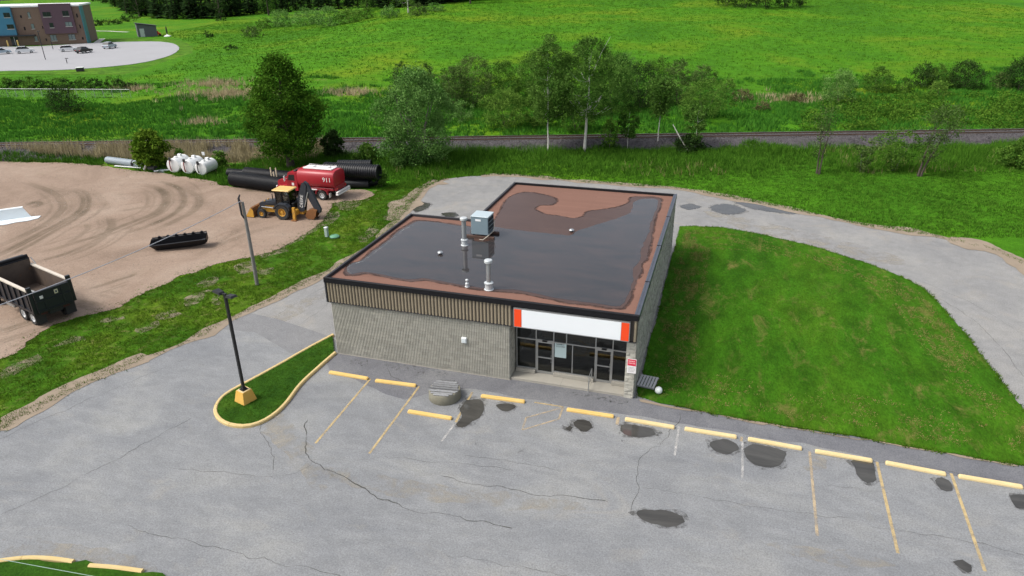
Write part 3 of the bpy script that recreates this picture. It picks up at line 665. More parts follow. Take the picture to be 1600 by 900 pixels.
# fascia: tan ribs on a dark backing
fa = MB().box(-EF, W, -EF+.05, .35, HF, H-.28).box(-EF, .35, .35, NY+.1, HF, H-.28).build('fascia', M['cladding_dark'], B)
rib_me = MB().add([(0, 0, HF+.01), (.035, -.05, HF+.01), (.105, -.05, HF+.01), (.14, 0, HF+.01), (0, 0, H-.3), (.035, -.05, H-.3), (.105, -.05, H-.3), (.14, 0, H-.3)], [(0, 1, 5, 4), (1, 2, 6, 5), (2, 3, 7, 6), (0, 3, 2, 1), (4, 5, 6, 7)]).mesh('cladding_rib', M['cladding'])
x = -EF+.07
while x < W-.12:
    if x < 11.15 or x > 17.55:
        o = link('cladding_rib', rib_me, fa); o.location = (x, -EF+.05, 0)
    x += .205
y = -.05
while y < NY:
    o = link('cladding_rib', rib_me, fa); o.location = (-EF, y+.14, 0); o.rotation_euler.z = -PI/2; y += .205
MB().box(-EF-.03, -EF+.05, -EF-.03, -EF+.05, HF-.02, H-.25).build('corner_trim', M['trim'], fa)
MB().box(-EF-.01, W-.002, -EF-.01, -EF+.06, HF-.03, HF-.002).build('bottom_trim', M['trim'], fa)
MB().box(RX-.02, W-.32, -EF+.07, 1.1, HF-.012, HF+.1).build('soffit', paint('soffit_board', (.2, .18, .15), .8), B)

# roof: deck, membrane, wet film, standing water, edge metal
roofpoly = [(-EF+.12, -EF+.12), (W-.12, -EF+.12), (W-.12, D-.12), (NX+.12, D-.12), (NX+.12, NY-.02), (-EF+.12, NY-.02)]
def roof_mat(name, base, light, rough, spec, seam):
    m, nt, bs = new_mat(name); v = coords(nt)
    c = mixc(nt, noise(nt, .5, 6, .65, v, .4), base, light)
    nf = noise(nt, 16, 4, .8, v); c = mixc(nt, 1.0, c, ramp(nt, nf, [(.3, .82), (.7, 1.14)]), 'MULTIPLY')
    br = nd(nt, 'ShaderNodeTexBrick', offset=.5); br.inputs['Scale'].default_value = 1.0; br.inputs['Brick Width'].default_value = 6.0; br.inputs['Row Height'].default_value = .48; br.inputs['Mortar Size'].default_value = .012; br.inputs['Mortar Smooth'].default_value = .4
    br.inputs['Color1'].default_value = (1, 1, 1, 1); br.inputs['Color2'].default_value = (.9, .9, .9, 1); br.inputs['Mortar'].default_value = (seam, seam, seam, 1)
    nt.links.new(v, br.inputs['Vector']); c = mixc(nt, 1.0, c, br.outputs['Color'], 'MULTIPLY')
    nt.links.new(c, bs.inputs['Base Color']); bs.inputs['Roughness'].default_value = rough; bs.inputs['Specular IOR Level'].default_value = spec
    bump(nt, bs, nf, .3, .01); return m
M['membrane'] = roof_mat('red_brown_granule_roofing', (.185, .098, .072), (.215, .116, .086), .92, .2, .8)
M['wet'] = roof_mat('wet_red_brown_roofing', (.060, .034, .027), (.095, .054, .042), .38, .3, .6)
M['pond'] = water_mat('roof_rain_water', (.034, .036, .039), .025, .015, .5, (.052, .040, .038))
rf = MB().prism(roofpoly, ZR-.3, ZR-.02).build('roof', M['trim'], B)
sheet('membrane', roofpoly, ZR, M['membrane'], rf)
gr = lambda L, z=ZR: [tuple(G(a, b, z)[:2]) for a, b in L]
WET = [(538, 427), (541, 413), (562, 408), (579, 393), (602, 377), (621, 360), (640, 349), (653, 344), (689, 347), (717, 351), (740, 354), (762, 352), (776, 338), (789, 315), (804, 304), (825, 300), (846, 303), (863, 308), (870, 313), (863, 320), (844, 321), (838, 328), (856, 335), (875, 337), (893, 341), (910, 338), (918, 330), (941, 327), (969, 322), (982, 316), (985, 308), (1007, 307.5), (1029, 308.5), (1035, 312), (1031, 325), (1025, 342), (1020, 364), (1018, 380), (1013, 402), (1004, 414), (1003, 428), (995, 440), (991, 452), (986, 468), (978, 479), (966, 483), (927, 478), (890, 474), (853, 467), (817, 459), (780, 456), (750, 453), (720, 448), (680, 441), (663, 438), (644, 440), (620, 437), (590, 431), (570, 428), (550, 431)]
def clip_roof(P): return [(min(max(x, 0.02), W-.25), min(max(y, 0.02), D-.2)) for x, y in P]
sheet('wet_patch', clip_roof(smooth_poly(gr(WET), .25, .10, 61, True, .6)), ZR+.004, M['wet'], rf)
POND = [(543, 424), (548, 413), (567, 407), (585, 393), (608, 377), (628, 360), (645, 351), (657, 347), (690, 350), (717, 354), (738, 358), (742, 376), (768, 374), (772, 357), (800, 359), (840, 363), (870, 366), (890, 368), (905, 360), (930, 352), (955, 344), (985, 332), (994, 318), (1003, 313), (1024, 314), (1022, 328), (1014, 345), (1008, 366), (1004, 385), (996, 405), (990, 420), (985, 440), (979, 456), (970, 472), (958, 476), (925, 470), (890, 466), (855, 460), (817, 452), (780, 449), (750, 447), (720, 443), (685, 436), (662, 433), (640, 434), (615, 431), (590, 425), (568, 423), (552, 427)]
_w = np.array(WET, float)
for i, q in enumerate(POND):
    d = np.hypot(_w[:, 0]-q[0], _w[:, 1]-q[1]); j = int(d.argmin())
    if d[j] < 13: POND[i] = tuple(np.array(q)+(_w[j]-np.array(q))*.42)
pond = tag(sheet('puddle', clip_roof(smooth_poly(gr(POND), .25, .12, 62, True, .6)), ZR+.009, M['pond'], None), kind='structure')
M['damp'] = stain_mat('damp_dark_rim', (.055, .030, .023), .6, .55, 1.6, .3)
dl = clip_roof(smooth_poly(gr(WET), .25, .10, 61, True, .6)); dl.append(dl[0])
ribbon('damp_rim', dl, [.08+.22*float(vnoise(q[0], q[1], 1.1, 4)) for q in dl], ZR+.0065, M['damp'], rf)
M['scum'] = stain_mat('dried_scum', (.26, .27, .27), .9, .45, 5)
sc_p = smooth_poly(gr([(552, 428), (544, 424), (548, 414), (567, 408), (585, 394), (608, 378), (628, 361), (645, 352)]), .2, .1, 63, False, .6)
ribbon('scum_line', sc_p, [.05+.13*float(vnoise(q[0], q[1], .6, 4)) for q in sc_p], ZR+.013, M['scum'], rf)
def cap(pts, wd, z0, z1, mat, name='edge_cap'):
    (x0, y0), (x1, y1) = pts
    return MB().bbox(min(x0, x1)-(wd if x0 == x1 else 0), max(x0, x1), min(y0, y1), max(y0, y1)+(wd if y0 == y1 else 0), z0, z1, .012).build(name, mat, rf)
cap([(-EF-.05, -EF-.05), (W+.06, -EF-.05)], .17, H-.27, H, M['black'])
MB().box(-EF-.03, W+.04, -EF-.075, -EF-.051, H-.30, H-.13).build('drip_edge', M['black'], rf)
cap([(-EF+.10, -EF+.13), (-EF+.10, NY+.1)], .15, H-.25, H-.004, M['trim'])
cap([(-EF+.11, NY-.03), (NX+.13, NY-.03)], .14, H-.25, H-.008, M['trim'])
cap([(NX+.13, NY+.12), (NX+.13, D+.05)], .16, H-.25, H-.006, M['trim'])
cap([(NX+.14, D-.12), (W-.14, D-.12)], .17, H-.25, H-.008, M['black'])
cap([(W-.09, -EF+.13), (W-.09, D+.05)], .12, H-.25, H-.012, M['bluecap'])
cap([(W+.055, -EF+.13), (W+.055, D+.05)], .143, H-.34, H-.002, M['bluecap'])
for yy_ in (4.2, 10.1, 16.0): MB().box(W-.215, W+.075, yy_, yy_+.09, H-.34, H+.006).build('cap_joint', M['black'], rf)

# shopfront
YS = 1.0
sf = MB()
mull = [11.12, 12.26, 13.27, 14.35, 15.64, 16.58, 17.40]
for x in (11.12, 12.26, 13.27, 15.64, 16.58, 17.38): sf.box(x-.028, x+.028, YS-.05, YS+.05, .16, HF-.02)
sf.box(14.35-.025, 14.35+.025, YS-.05, YS+.05, .16, 2.24).box(13.97, 14.02, YS-.05, YS+.05, 2.3, HF-.02)
sf.box(11.15, 12.232, YS-.045, YS+.045, 2.24, 2.30).box(12.288, 13.242, YS-.045, YS+.045, 2.22, 2.33).box(13.298, 15.612, YS-.045, YS+.045, 2.24, 2.30).box(15.668, 16.552, YS-.045, YS+.045, 2.22, 2.33).box(16.608, 17.35, YS-.045, YS+.045, 2.24, 2.30)
sf.box(11.15, 17.35, YS-.045, YS+.045, HF-.1, HF-.021)
for a, b in ((11.15, 12.232), (13.298, 14.325), (14.375, 15.612), (16.608, 17.35)): sf.box(a, b, YS-.04, YS+.04, .365, .42)
sf = sf.build('shopfront_frame', M['alu'], B)
for a, b, z0, z1 in ((11.15, 12.23, .42, 2.24), (13.3, 14.32, .42, 2.24), (14.38, 15.61, .42, 2.24), (16.61, 17.35, .42, 2.24), (11.15, 12.23, 2.3, HF-.1), (12.29, 13.24, 2.33, HF-.1), (13.3, 13.97, 2.3, HF-.1), (14.02, 15.61, 2.3, HF-.1), (15.67, 16.55, 2.33, HF-.1), (16.61, 17.35, 2.3, HF-.1)):
    MB().box(a-.01, b+.01, YS-.004, YS+.004, z0-.01, z1+.01).build('pane', M['glass'], sf)
for a, b in ((11.09, 12.23), (13.3, 15.61), (16.61, 17.41)):
    MB().bbox(a, b, YS-.2, YS+.08, .15, .364, .015).build('sill', M['concrete'], B)
for a, b in ((12.288, 13.242), (15.668, 16.552)):
    d = MB().box(a+.005, a+.075, YS-.03, YS+.03, .17, 2.21).box(b-.075, b-.005, YS-.03, YS+.03, .17, 2.21).box(a+.075, b-.075, YS-.03, YS+.03, .17, .30).box(a+.075, b-.075, YS-.03, YS+.03, 2.13, 2.21).box(a+.075, b-.075, YS-.03, YS+.03, 1.15, 1.22).build('door', M['alu'], B)
    for z0, z1 in ((.29, 1.16), (1.21, 2.14)): MB().box(a+.07, b-.07, YS-.004, YS+.004, z0, z1).build('pane', M['glass'], d)
    MB().tube([(b-.10, YS-.03, .95), (b-.10, YS-.09, .95), (b-.10, YS-.09, 1.4), (b-.10, YS-.03, 1.4)], .013, 6).build('handle', M['alu'], d)
    MB().bbox((a+b)/2-.14, (a+b)/2+.14, YS-.12, YS-.046, 2.24, 2.32, .01).build('sensor', M['black'], d)
walk = MB().prism([(10.98, .06), (17.42, .06), (17.42, 1.2), (10.98, 1.2)], 0, .15).build('entrance_step', M['concrete'], B)
for yv in (13.9, 15.5): MB().box(yv, yv+.012, .059, .95, .06, .1505).build('joint', M['mortar'], walk)
MB().box(.31, W-.31, 1.2, D-.31, .05, .12).build('interior_floor', M['in_floor'], B)
MB().box(RX-.3, W-.31, 9.0, 9.12, .12, 4.4).build('interior_wall', M['in_wall'], B)
MB().box(RX-.42, RX-.301, 1.25, 9.0, .12, 4.4).build('interior_wall', M['in_wall'], B)
MB().box(RX-.3, W-.31, 1.1, 9.0, 3.62, 3.7).build('interior_ceiling', M['in_ceiling'], B)
MB().bbox(11.5, 15.0, 5.2, 5.9, .12, 1.15, .02).build('interior_counter', paint('brown_counter', (.16, .09, .05), .6), B)

# things fixed to the building
sg = empty('shop_sign', (14.45, -.3, 3.6)); tag(sg, 'long blank white sign with orange end panels above the shop entrance', 'sign')
M['sign_white'] = paint('white_acrylic', (.80, .83, .85), .35, 0, .03, 1); M['sign_orange'] = paint('orange_acrylic', (.85, .065, .008), .4, 0, .05, 1)
MB().box(-3.12, 3.12, 0, .17, 0, 1.13).build('sign_case', M['alu'], sg)
MB().box(-2.66, 2.66, -.012, -.001, .05, 1.08).build('face_panel', M['sign_white'], sg)
for a, b in ((-3.08, -2.68), (2.68, 3.08)): MB().box(a, b, -.012, -.001, .05, 1.08).build('end_panel', M['sign_orange'], sg)
MB().box(RX+.16, 17.56, -EF-.01, -EF+.049, H-.55, H-.281).build('sign_backing', M['black'], B)

def text(name, s, size, mat, parent, loc, rot, ext=.004):
    cu = bpy.data.curves.new(name, 'FONT'); cu.body = s; cu.size = size; cu.extrude = ext; cu.align_x = 'CENTER'; cu.align_y = 'CENTER'
    t = bpy.data.objects.new(name+'_tmp', cu); COL.objects.link(t); dg = bpy.context.evaluated_depsgraph_get()
    me = bpy.data.meshes.new_from_object(t.evaluated_get(dg)); bpy.data.objects.remove(t, do_unlink=True)
    me.materials.clear(); me.materials.append(mat); o = link(name, me, parent); o.location = loc; o.rotation_euler = rot; return o
nb = empty('window_notice', (13.66, YS-.03, 1.36)); tag(nb, 'pale blue paper notice taped inside the shop window by the left door', 'notice')
M['paper'] = paint('pale_blue_paper', (.50, .62, .62), .8, 0, .05, 2); M['ink'] = paint('dark_ink', (.06, .07, .08), .8, 0, .1, 2)
MB().box(-.33, .33, .012, .02, -.02, .9).build('sheet', M['paper'], nb)
def greek(par, rows, x0, x1, z0, dz, h, mat, y=-.003, seed=1):       # lines of print too small to read
    r = random.Random(seed); mb = MB()
    for i in range(rows):
        x = x0; z = z0-i*dz
        while x < x1-.02:
            l = min(r.uniform(.02, .08), x1-x); mb.box(x, x+l, y, y+.002, z, z+h); x += l+.018
    return mb.build('lettering', mat, par)
greek(nb, 1, -.24, .2, .78, .1, .065, M['ink'], .009, 3); greek(nb, 2, -.24, .24, .70, .06, .025, M['ink'], .009, 4)
pn = empty('warning_notice', (17.76, -.055, 1.62)); tag(pn, 'small red and white notice on the block pier right of the entrance', 'sign')
MB().box(-.24, .24, 0, .02, 0, .86).build('board', paint('white_board', (.75, .73, .72), .5, 0, .03, 2), pn)
MB().box(-.22, .22, -.006, -.001, .46, .84).build('red_field', paint('red_print', (.65, .03, .07), .5, 0, .1, 2), pn)
greek(pn, 2, -.17, .17, .70, .12, .06, paint('pink_print', (.85, .45, .45), .5), -.009, 5); greek(pn, 4, -.17, .18, .34, .08, .03, paint('grey_print', (.35, .33, .33), .5), -.004, 6)
wb = empty('wall_box', (8.34, -.03, 2.05)); tag(wb, 'small white box fixed to the fluted block front wall', 'wall box')
MB().bbox(-.15, .15, -.13, 0, 0, .34, .015).build('case', paint('white_enamel', (.72, .76, .76), .4, 0, .05, 3), wb); MB().bbox(-.12, .12, -.15, -.131, .05, .29, .006).build('cover', paint('white_cover', (.62, .67, .68), .4, 0, .05, 3), wb)
hr = empty('handrail', (15.52, .45, 0.0)); tag(hr, 'grey steel handrail on the entrance step before the right door', 'handrail')
mb = MB().tube([(-.02, -.5, .0), (-.02, -.5, .95), (-.02, .4, 1.02), (-.02, .4, .16)], .025, 8); mb.build('rail_tube', M['alu'], hr); MB().tube([(-.02, -.5, .5), (-.02, .4, .55)], .016, 6).build('mid_rail', M['alu'], hr)

# roof equipment
M['ac_blue'] = paint('blue_grey_enamel', (.20, .27, .31), .45, .1, .1, 2); M['ac_lit'] = paint('lit_blue_enamel', (.42, .50, .53), .4, .1, .08, 2)  # paler blue paints the sky's brightness into the top panel; grille bars share it
M['galv'] = paint('galvanised_steel', (.42, .44, .45), .4, .7, .2, 5); M['galv_w'] = paint('weathered_white_metal', (.50, .53, .54), .5, .2, .15, 4); M['timber'] = paint('wet_dark_timber', (.075, .042, .03), .8, 0, .3, 3)
p = G(754, 368, ZR); ac = empty('rooftop_air_conditioner', (p[0], p[1], ZR), 0); tag(ac, 'blue-grey boxy air conditioner on timber sleepers in the roof puddle', 'air conditioner')
MB().bbox(-.6, .6, -.55, .65, .24, 1.46, .03).build('cabinet', M['ac_blue'], ac)
tp = MB().bbox(-.62, .62, -.57, .67, 1.461, 1.51, .015).build('top_panel', M['ac_lit'], ac)
g_ = MB()
for i in range(9): g_.box(.602, .615, -.48+i*.122, -.42+i*.122, .38, 1.36)
g_.build('coil_grille', M['black'], ac); MB().box(-.28, .1, -.562, -.552, 1.18, 1.32).build('name_plate', M['sign_white'], ac)
for z in (.5, .8, 1.1): MB().box(.616, .628, -.5, .6, z, z+.02).build('grille_bar', M['ac_lit'], ac)
for yv in (-.62, .42): MB().bbox(-1.0, 1.0, yv, yv+.2, 0.005, .16, .01).build('sleeper', M['timber'], ac)
for xv in (-.5, .38): MB().box(xv, xv+.1, -.5, .6, .161, .239).build('skid_rail', M['black'], ac)
MB().tube([(.7, .55, 1.0), (.75, .1, .35), (.6, -.7, .25), (.35, -.95, .06), (.1, -.9, .05)], .025, 6).build('conduit', paint('cream_conduit', (.5, .46, .38), .5), ac)
def flue(px, py, h, r, capr, label, base_h=.34, base_r=.2):
    p = G(px, py, ZR); o = empty('roof_flue', (p[0], p[1], ZR)); tag(o, label, 'flue', 'vent pipes on the shop roof')
    MB().lathe([(base_r*1.25, .0), (base_r*1.25, .02), (base_r, .05), (base_r*.95, base_h), (base_r*1.18, base_h+.01), (base_r*1.18, base_h+.06), (r*1.05, base_h+.1)], 18).build('collar', M['galv_w'], o, 35)
    MB().lathe([(r, base_h+.08), (r, h-.16)], 16).build('pipe', M['galv'], o, 35)
    MB().lathe([(r*1.1, h-.18), (capr*.8, h-.15), (capr, h-.12), (capr, h), (capr*.9, h+.03), (.02, h+.06)], 18).build('cap', M['galv_w'], o, 35)
flue(726, 383, 1.85, .15, .24, 'tall grey flue with round cap left of the rooftop air conditioner')
flue(764, 452, 1.75, .13, .23, 'grey flue with white cap and collar near the front roof edge', .36, .22)
p = G(730, 448, ZR); o = empty('small_roof_vent', (p[0], p[1], ZR)); tag(o, 'short knob-topped white vent between the two flues near the roof edge', 'vent')
MB().lathe([(.14, 0), (.14, .02), (.11, .04), (.11, .22), (.06, .26)], 14).build('base', M['galv_w'], o, 35); MB().lathe([(.05, .26), (.05, .33), (.085, .36), (.09, .43), (.05, .47)], 14).build('cap', M['galv_w'], o, 35)
for px, py, lb in ((688, 397, 'low mushroom vent standing in the left half of the roof puddle'), (893, 362, 'low mushroom vent at the puddle edge in mid roof')):
    p = G(px, py, ZR); o = empty('mushroom_vent', (p[0], p[1], ZR)); tag(o, lb, 'vent', 'mushroom vents on the roof')
    MB().lathe([(.09, 0), (.09, .12)], 12).build('neck', M['black'], o, 35); MB().lathe([(.16, .1), (.18, .12), (.15, .17), (.08, .2), (.02, .21)], 16).build('cap', M['galv'], o, 40)
# ================================================================== PARKING LOT THINGS
M['yellow'] = paint('weathered_yellow_paint', (.70, .44, .10), .7, 0, .14, 2.0, col2=(.74, .52, .20), dirt=(.42, .33, .2), dirt_amt=.3, bumps=.25, bscale=18)
M['yellow_pale'] = paint('faded_yellow_paint', (.66, .50, .22), .75, 0, .12, 2.0, col2=(.72, .58, .32), dirt=(.40, .34, .24), dirt_amt=.35, bumps=.25, bscale=18)
def stop_mesh(mat):
    L, w0, w1, h = 1.24, .11, .075, .135; mb = MB()
    secs = []
    for x, k in ((-L, .6), (-L+.05, 1), (-.9, 1), (.9, 1), (L-.05, 1), (L, .6)):
        ww0, ww1, hh = w0*(.9 if k < 1 else 1), w1*(.75 if k < 1 else 1), h*(.82 if k < 1 else 1)
        secs.append([(x, -ww0, 0), (x, -ww0*.97, hh*.55), (x, -ww1, hh), (x, ww1, hh), (x, ww0*.97, hh*.55), (x, ww0, 0)])
    vs = [v for s_ in secs for v in s_]; k = 6
    fs = [(i*k+j, i*k+j+1, (i+1)*k+j+1, (i+1)*k+j) for i in range(5) for j in range(5)]+[tuple(range(6)), tuple(range(30, 36))[::-1]]
    mb.add(vs, fs)
    return mb.mesh('wheel_stop', mat)
st_y, st_p = stop_mesh(M['yellow']), stop_mesh(M['yellow_pale'])
STOPS = [((515, 580), (575, 590), 0, 'yellow wheel stop nearest the grass island kerb'), ((587, 593), (650, 601), 0, 'yellow wheel stop left of the concrete drum'), ((638, 641), (706, 652), 0, 'yellow wheel stop set forward of the others, before the concrete drum'),
         ((752, 617), (820, 626), 0, 'yellow wheel stop right of the concrete drum'), ((886, 638), (959, 649), 0, 'yellow wheel stop before the entrance, right of the hatched bay'), ((977, 653), (1054, 666), 1, 'yellow wheel stop in line with the shop\'s right corner'),
         ((1070, 668), (1151, 681), 1, 'first pale yellow wheel stop right of the shop corner'), ((1169, 684), (1253, 699), 1, 'pale yellow wheel stop above the widest bay puddle'), ((1274, 703), (1363, 718), 1, 'third pale yellow wheel stop from the right edge'),
         ((1384, 721), (1478, 739), 1, 'second pale yellow wheel stop from the right edge'), ((1498, 742), (1598, 759), 1, 'rightmost pale yellow wheel stop along the lawn')]
for a, b, pale, lb in STOPS:
    A, Bp = G(*a, .12), G(*b, .12); c = (A+Bp)/2; L = np.hypot(*(Bp-A)[:2])
    o = link('wheel_stop', st_p if pale else st_y); o.location = (c[0], c[1]-.02, .013); o.rotation_euler.z = math.atan2(Bp[1]-A[1], Bp[0]-A[0]); o.scale.x = L/2.48
    tag(o, lb, 'wheel stop', 'wheel stops at the heads of the parking bays')

# concrete drum with weathered plank lid
p = G(697, 618); dr = empty('concrete_drum', (p[0], p[1]-.25+.1, 0)); tag(dr, 'round concrete well ring with grey weathered planks across its top', 'concrete ring')
MB().lathe([(.86, 0), (.88, .03), (.86, .5), (.83, .55), (.72, .55), (.70, .1)], 36).build('ring', paint('mossy_concrete', (.20, .19, .145), .95, 0, .25, 2.5, dirt=(.10, .105, .05), dirt_amt=.5, bumps=.5, bscale=14), dr, 40)
M['plank'] = paint('silver_weathered_wood', (.29, .295, .30), .9, 0, .35, 5.0, dirt=(.06, .06, .065), dirt_amt=.6, bumps=.6, bscale=20, rand=.55)
y = -.78
r_ = random.Random(4)
while y < .74:
    wd = r_.choice((.14, .19, .1)); hx = math.sqrt(max(.02, .84**2-(y+wd/2)**2))*r_.uniform(.92, 1.03); mb = MB(); n = 5
    MB().bbox(-hx, hx*r_.uniform(.9, 1), y+.006, y+wd-.008, .55+r_.uniform(0, .03), .59+r_.uniform(.01, .04), .008).build('plank', M['plank'], dr); y += wd+r_.choice((.0, .02, .04))
dr.rotation_euler.z = .12
# grass island with rounded yellow kerb
isl = smooth_poly(g2((524, 553), (500, 574), (470, 602), (447, 632), (428, 650), (405, 663), (380, 668), (355, 664), (341, 654), (337, 642), (343, 628), (358, 615), (400, 592), (440, 570), (480, 547), (521, 525)), .35, .0, 0, False)
ic = np.mean(isl, 0)
tag(sheet('grass_island', [tuple(np.array(q)+(ic-np.array(q))*.02) for q in isl], .13, M['lawn_dark'], None, .12), kind='structure')
def kerb(path, name, label, mat, wd=.2, h=.16, par=None, seg=2.4):
    """Kerb stones laid end to end, each its own piece."""
    o = empty(name, (path[0][0], path[0][1], 0)); tag(o, label, 'kerb'); P = np.array(path); acc = [0]
    for i in range(1, len(P)): acc.append(acc[-1]+np.hypot(*(P[i]-P[i-1])))
    tot = acc[-1]; n = max(1, int(round(tot/seg)))
    for k in range(n):
        s0, s1 = tot*k/n+.008, tot*(k+1)/n-.008; m = 6; V = []; F = []
        for j in range(m+1):
            s = s0+(s1-s0)*j/m; q = np.array([np.interp(s, acc, P[:, 0]), np.interp(s, acc, P[:, 1])]); q2 = np.array([np.interp(s+.05, acc, P[:, 0]), np.interp(s+.05, acc, P[:, 1])]); q1 = np.array([np.interp(s-.05, acc, P[:, 0]), np.interp(s-.05, acc, P[:, 1])])
            t = q2-q1; t /= np.hypot(*t)+1e-9; nn = np.array([-t[1], t[0]])
            for u, z in ((-wd/2, 0.0), (-wd/2, h*.72), (-wd*.3, h), (wd*.3, h), (wd/2, h*.72), (wd/2, 0)): V.append((*(q+nn*u-P[0]), z+random.uniform(-.002, .002)))
            if j: b = 6*(j-1); F += [(b+i, b+i+1, b+7+i, b+6+i) for i in range(5)]
        F += [tuple(range(6)), tuple(range(6*m, 6*m+6))[::-1]]
        MB().add(V, F).build('kerb_stone', mat, o)
    return o
M['kerb'] = paint('worn_yellow_kerb', (.60, .43, .16), .8, 0, .15, 1.5, col2=(.60, .47, .24), dirt=(.33, .28, .2), dirt_amt=.42, bumps=.3, bscale=15)
kerb(isl, 'island_kerb', 'worn yellow kerb ringing the grass island of the lamp post', M['kerb'], .2, .17)
i2 = smooth_poly(g2((-60, 888), (0, 879), (40, 874), (80, 875), (116, 880)), .3, 0, 0, False); kerb(i2, 'corner_kerb', 'curved yellow kerb at the bottom left corner of the lot', M['kerb'], .2, .15)
i3 = smooth_poly(g2((140, 886), (180, 889), (224, 895)), .3, 0, 0, False); kerb(i3, 'corner_kerb', 'short straight yellow kerb beside the curved corner kerb', M['kerb'], .2, .15, None, 9)
tag(sheet('grass_corner', smooth_poly(g2((-80, 892), (0, 880), (40, 876), (116, 882), (135, 878), (165, 888), (224, 897), (240, 896), (265, 908), (240, 980), (0, 1000), (-120, 950)), .4, .12, 71), .09, M['lawn_dark'], None, .09), kind='structure')

# lamp post
lp = empty('lamp_post', (-2.094, -6.097, .1)); tag(lp, 'black lamp post with two flat heads on a yellow concrete block', 'lamp post')
hb = [(-.42, -.42), (.42, -.42), (.42, .42), (-.42, .42)]
MB().hexa([(x, y, 0) for x, y in hb]+[(x*.68, y*.68, .68) for x, y in hb]).build('base', paint('orange_yellow_paint', (.68, .36, .035), .7, 0, .15, 2.2, col2=(.66, .42, .12), dirt=(.45, .36, .24), dirt_amt=.35), lp)
MB().box(-.26, .26, -.26, .26, .681, .70).build('base_cap', paint('pale_yellow_cap', (.6, .47, .25), .8, 0, .15, 3), lp)
M['polepaint'] = paint('black_pole_paint', (.012, .012, .014), .5, .1, .2, 2)
MB().box(-.16, .16, -.16, .16, .701, .76).box(-.11, .11, -.11, .11, .76, .85).build('foot_plate', M['polepaint'], lp)
MB().box(-.065, .065, -.065, .065, .85, 6.38).build('pole', M['polepaint'], lp)
for s_ in (-1, 1):
    MB().hexa([(s_*.05, -.03, 6.25), (s_*.3, -.03, 6.31), (s_*.3, .03, 6.31), (s_*.05, .03, 6.25), (s_*.05, -.03, 6.33), (s_*.3, -.03, 6.37), (s_*.3, .03, 6.37), (s_*.05, .03, 6.33)]).build('arm', M['polepaint'], lp)
    h_ = MB().add([(s_*.22, -.17, 6.28), (s_*.8, -.2, 6.36), (s_*.8, .2, 6.36), (s_*.22, .17, 6.28), (s_*.28, -.14, 6.40), (s_*.72, -.16, 6.45), (s_*.72, .16, 6.45), (s_*.28, .14, 6.40)], [(0, 3, 2, 1), (4, 5, 6, 7), (0, 1, 5, 4), (1, 2, 6, 5), (2, 3, 7, 6), (3, 0, 4, 7)]).build('lamp_head', M['polepaint'], lp)
    MB().add([(s_*.3, -.13, 6.286), (s_*.75, -.15, 6.346), (s_*.75, .15, 6.346), (s_*.3, .13, 6.286)], [(0, 1, 2, 3)]).build('lens', M['galv_w'], h_)
lp.rotation_euler.z = -.3

# utility pole and overhead wires
M['polewood'] = paint('grey_weathered_pole', (.16, .15, .14), .95, 0, .35, 3, col2=(.26, .25, .24), bumps=.5, bscale=12)
up = empty('utility_pole', (-11.05, 7.47, 0)); tag(up, 'leaning grey wooden utility pole on the grass strip', 'utility pole')
MB().tube([(0, 0, -.3), (.02, 0, 3), (-.04, .03, 6.4)], [.14, .125, .1], 12).build('post', M['polewood'], up, 60)
MB().tube([(-.04, -.1, 5.2), (-.16, -.12, 5.5), (-.2, -.1, 6.7), (-.12, 0, 6.95)], [.03, .07, .08, .05], 8).build('service_mast', M['trim'], up, 60)
MB().bbox(-.12, -.02, .1, .2, 1.0, 1.5, .01).build('meter_box', paint('teal_tape', (.12, .32, .3), .6), up)
def wire(name, a, b, sag, r, label, mat):
    a, b = np.array(a), np.array(b); pts = []
    for i in range(33):
        t = i/32; q = a+(b-a)*t; q[2] -= sag*4*t*(1-t); pts.append(q-a)
    o = MB().tube(pts, r, 5).build(name, mat); o.location = a; tag(o, label, 'cable'); return o
M['cable'] = paint('grey_aluminium_cable', (.36, .37, .40), .5, .4, .2, 2); M['cable2'] = paint('green_grey_cable', (.30, .40, .36), .5, .2, .2, 2)
e1 = G(-560, 650, 7.0)
wire('overhead_cable', (-11.12, 7.47, 6.5), tuple(e1), .9, .026, 'thin grey overhead cable from the utility pole across the yard', M['cable'])
wire('overhead_cable', tuple(G(-420, 790, 6.5)), tuple(G(420, 948, 6.5)), .12, .008, 'thin pale green cable over the bottom left grass corner', M['cable2'])

# pallet, white ball, pedestals
p = G(1012, 601, .1); M['plank_pale'] = paint('pale_grey_pallet_wood', (.46, .46, .45), .9, 0, .15, 5, rand=.2); pal = empty('wooden_pallet', (18.52, 1.72, .07)); tag(pal, 'grey wooden pallet lying on the lawn by the shop corner', 'pallet')
for i in range(6): MB().bbox(-.5+i*.17, -.5+i*.17+.125, -.6, .6, .1, .12, .004).build('top_board', M['plank_pale'], pal)
for yv in (-.6, -.05, .5): MB().bbox(-.5, .5, yv, yv+.1, .02, .099, .005).build('bearer', M['plank'], pal)
pal.rotation_euler.z = -.1; pal.location.z = .075
p = G(1029, 611, .2); bl = MB().lathe([(.03, 0), (.12, .02), (.19, .09), (.205, .19), (.18, .30), (.1, .37), (.03, .39)], 18).build('white_globe', paint('white_plastic', (.72, .75, .74), .45, 0, .06, 3), None, 60); bl.location = (p[0], p[1], .065)
tag(bl, 'white plastic globe on the lawn beside the pallet', 'globe')
p = G(511, 370); o = empty('utility_pedestal', (p[0], p[1], 0)); tag(o, 'small grey-green cable pedestal on the grass strip', 'pedestal'); MB().bbox(-.14, .14, -.14, .14, 0, .75, .03).build('post', paint('pale_green_enamel', (.34, .42, .38), .6, 0, .15, 4), o); MB().bbox(-.16, .16, -.16, .16, .751, .92, .04).build('cap', M['galv_w'], o)
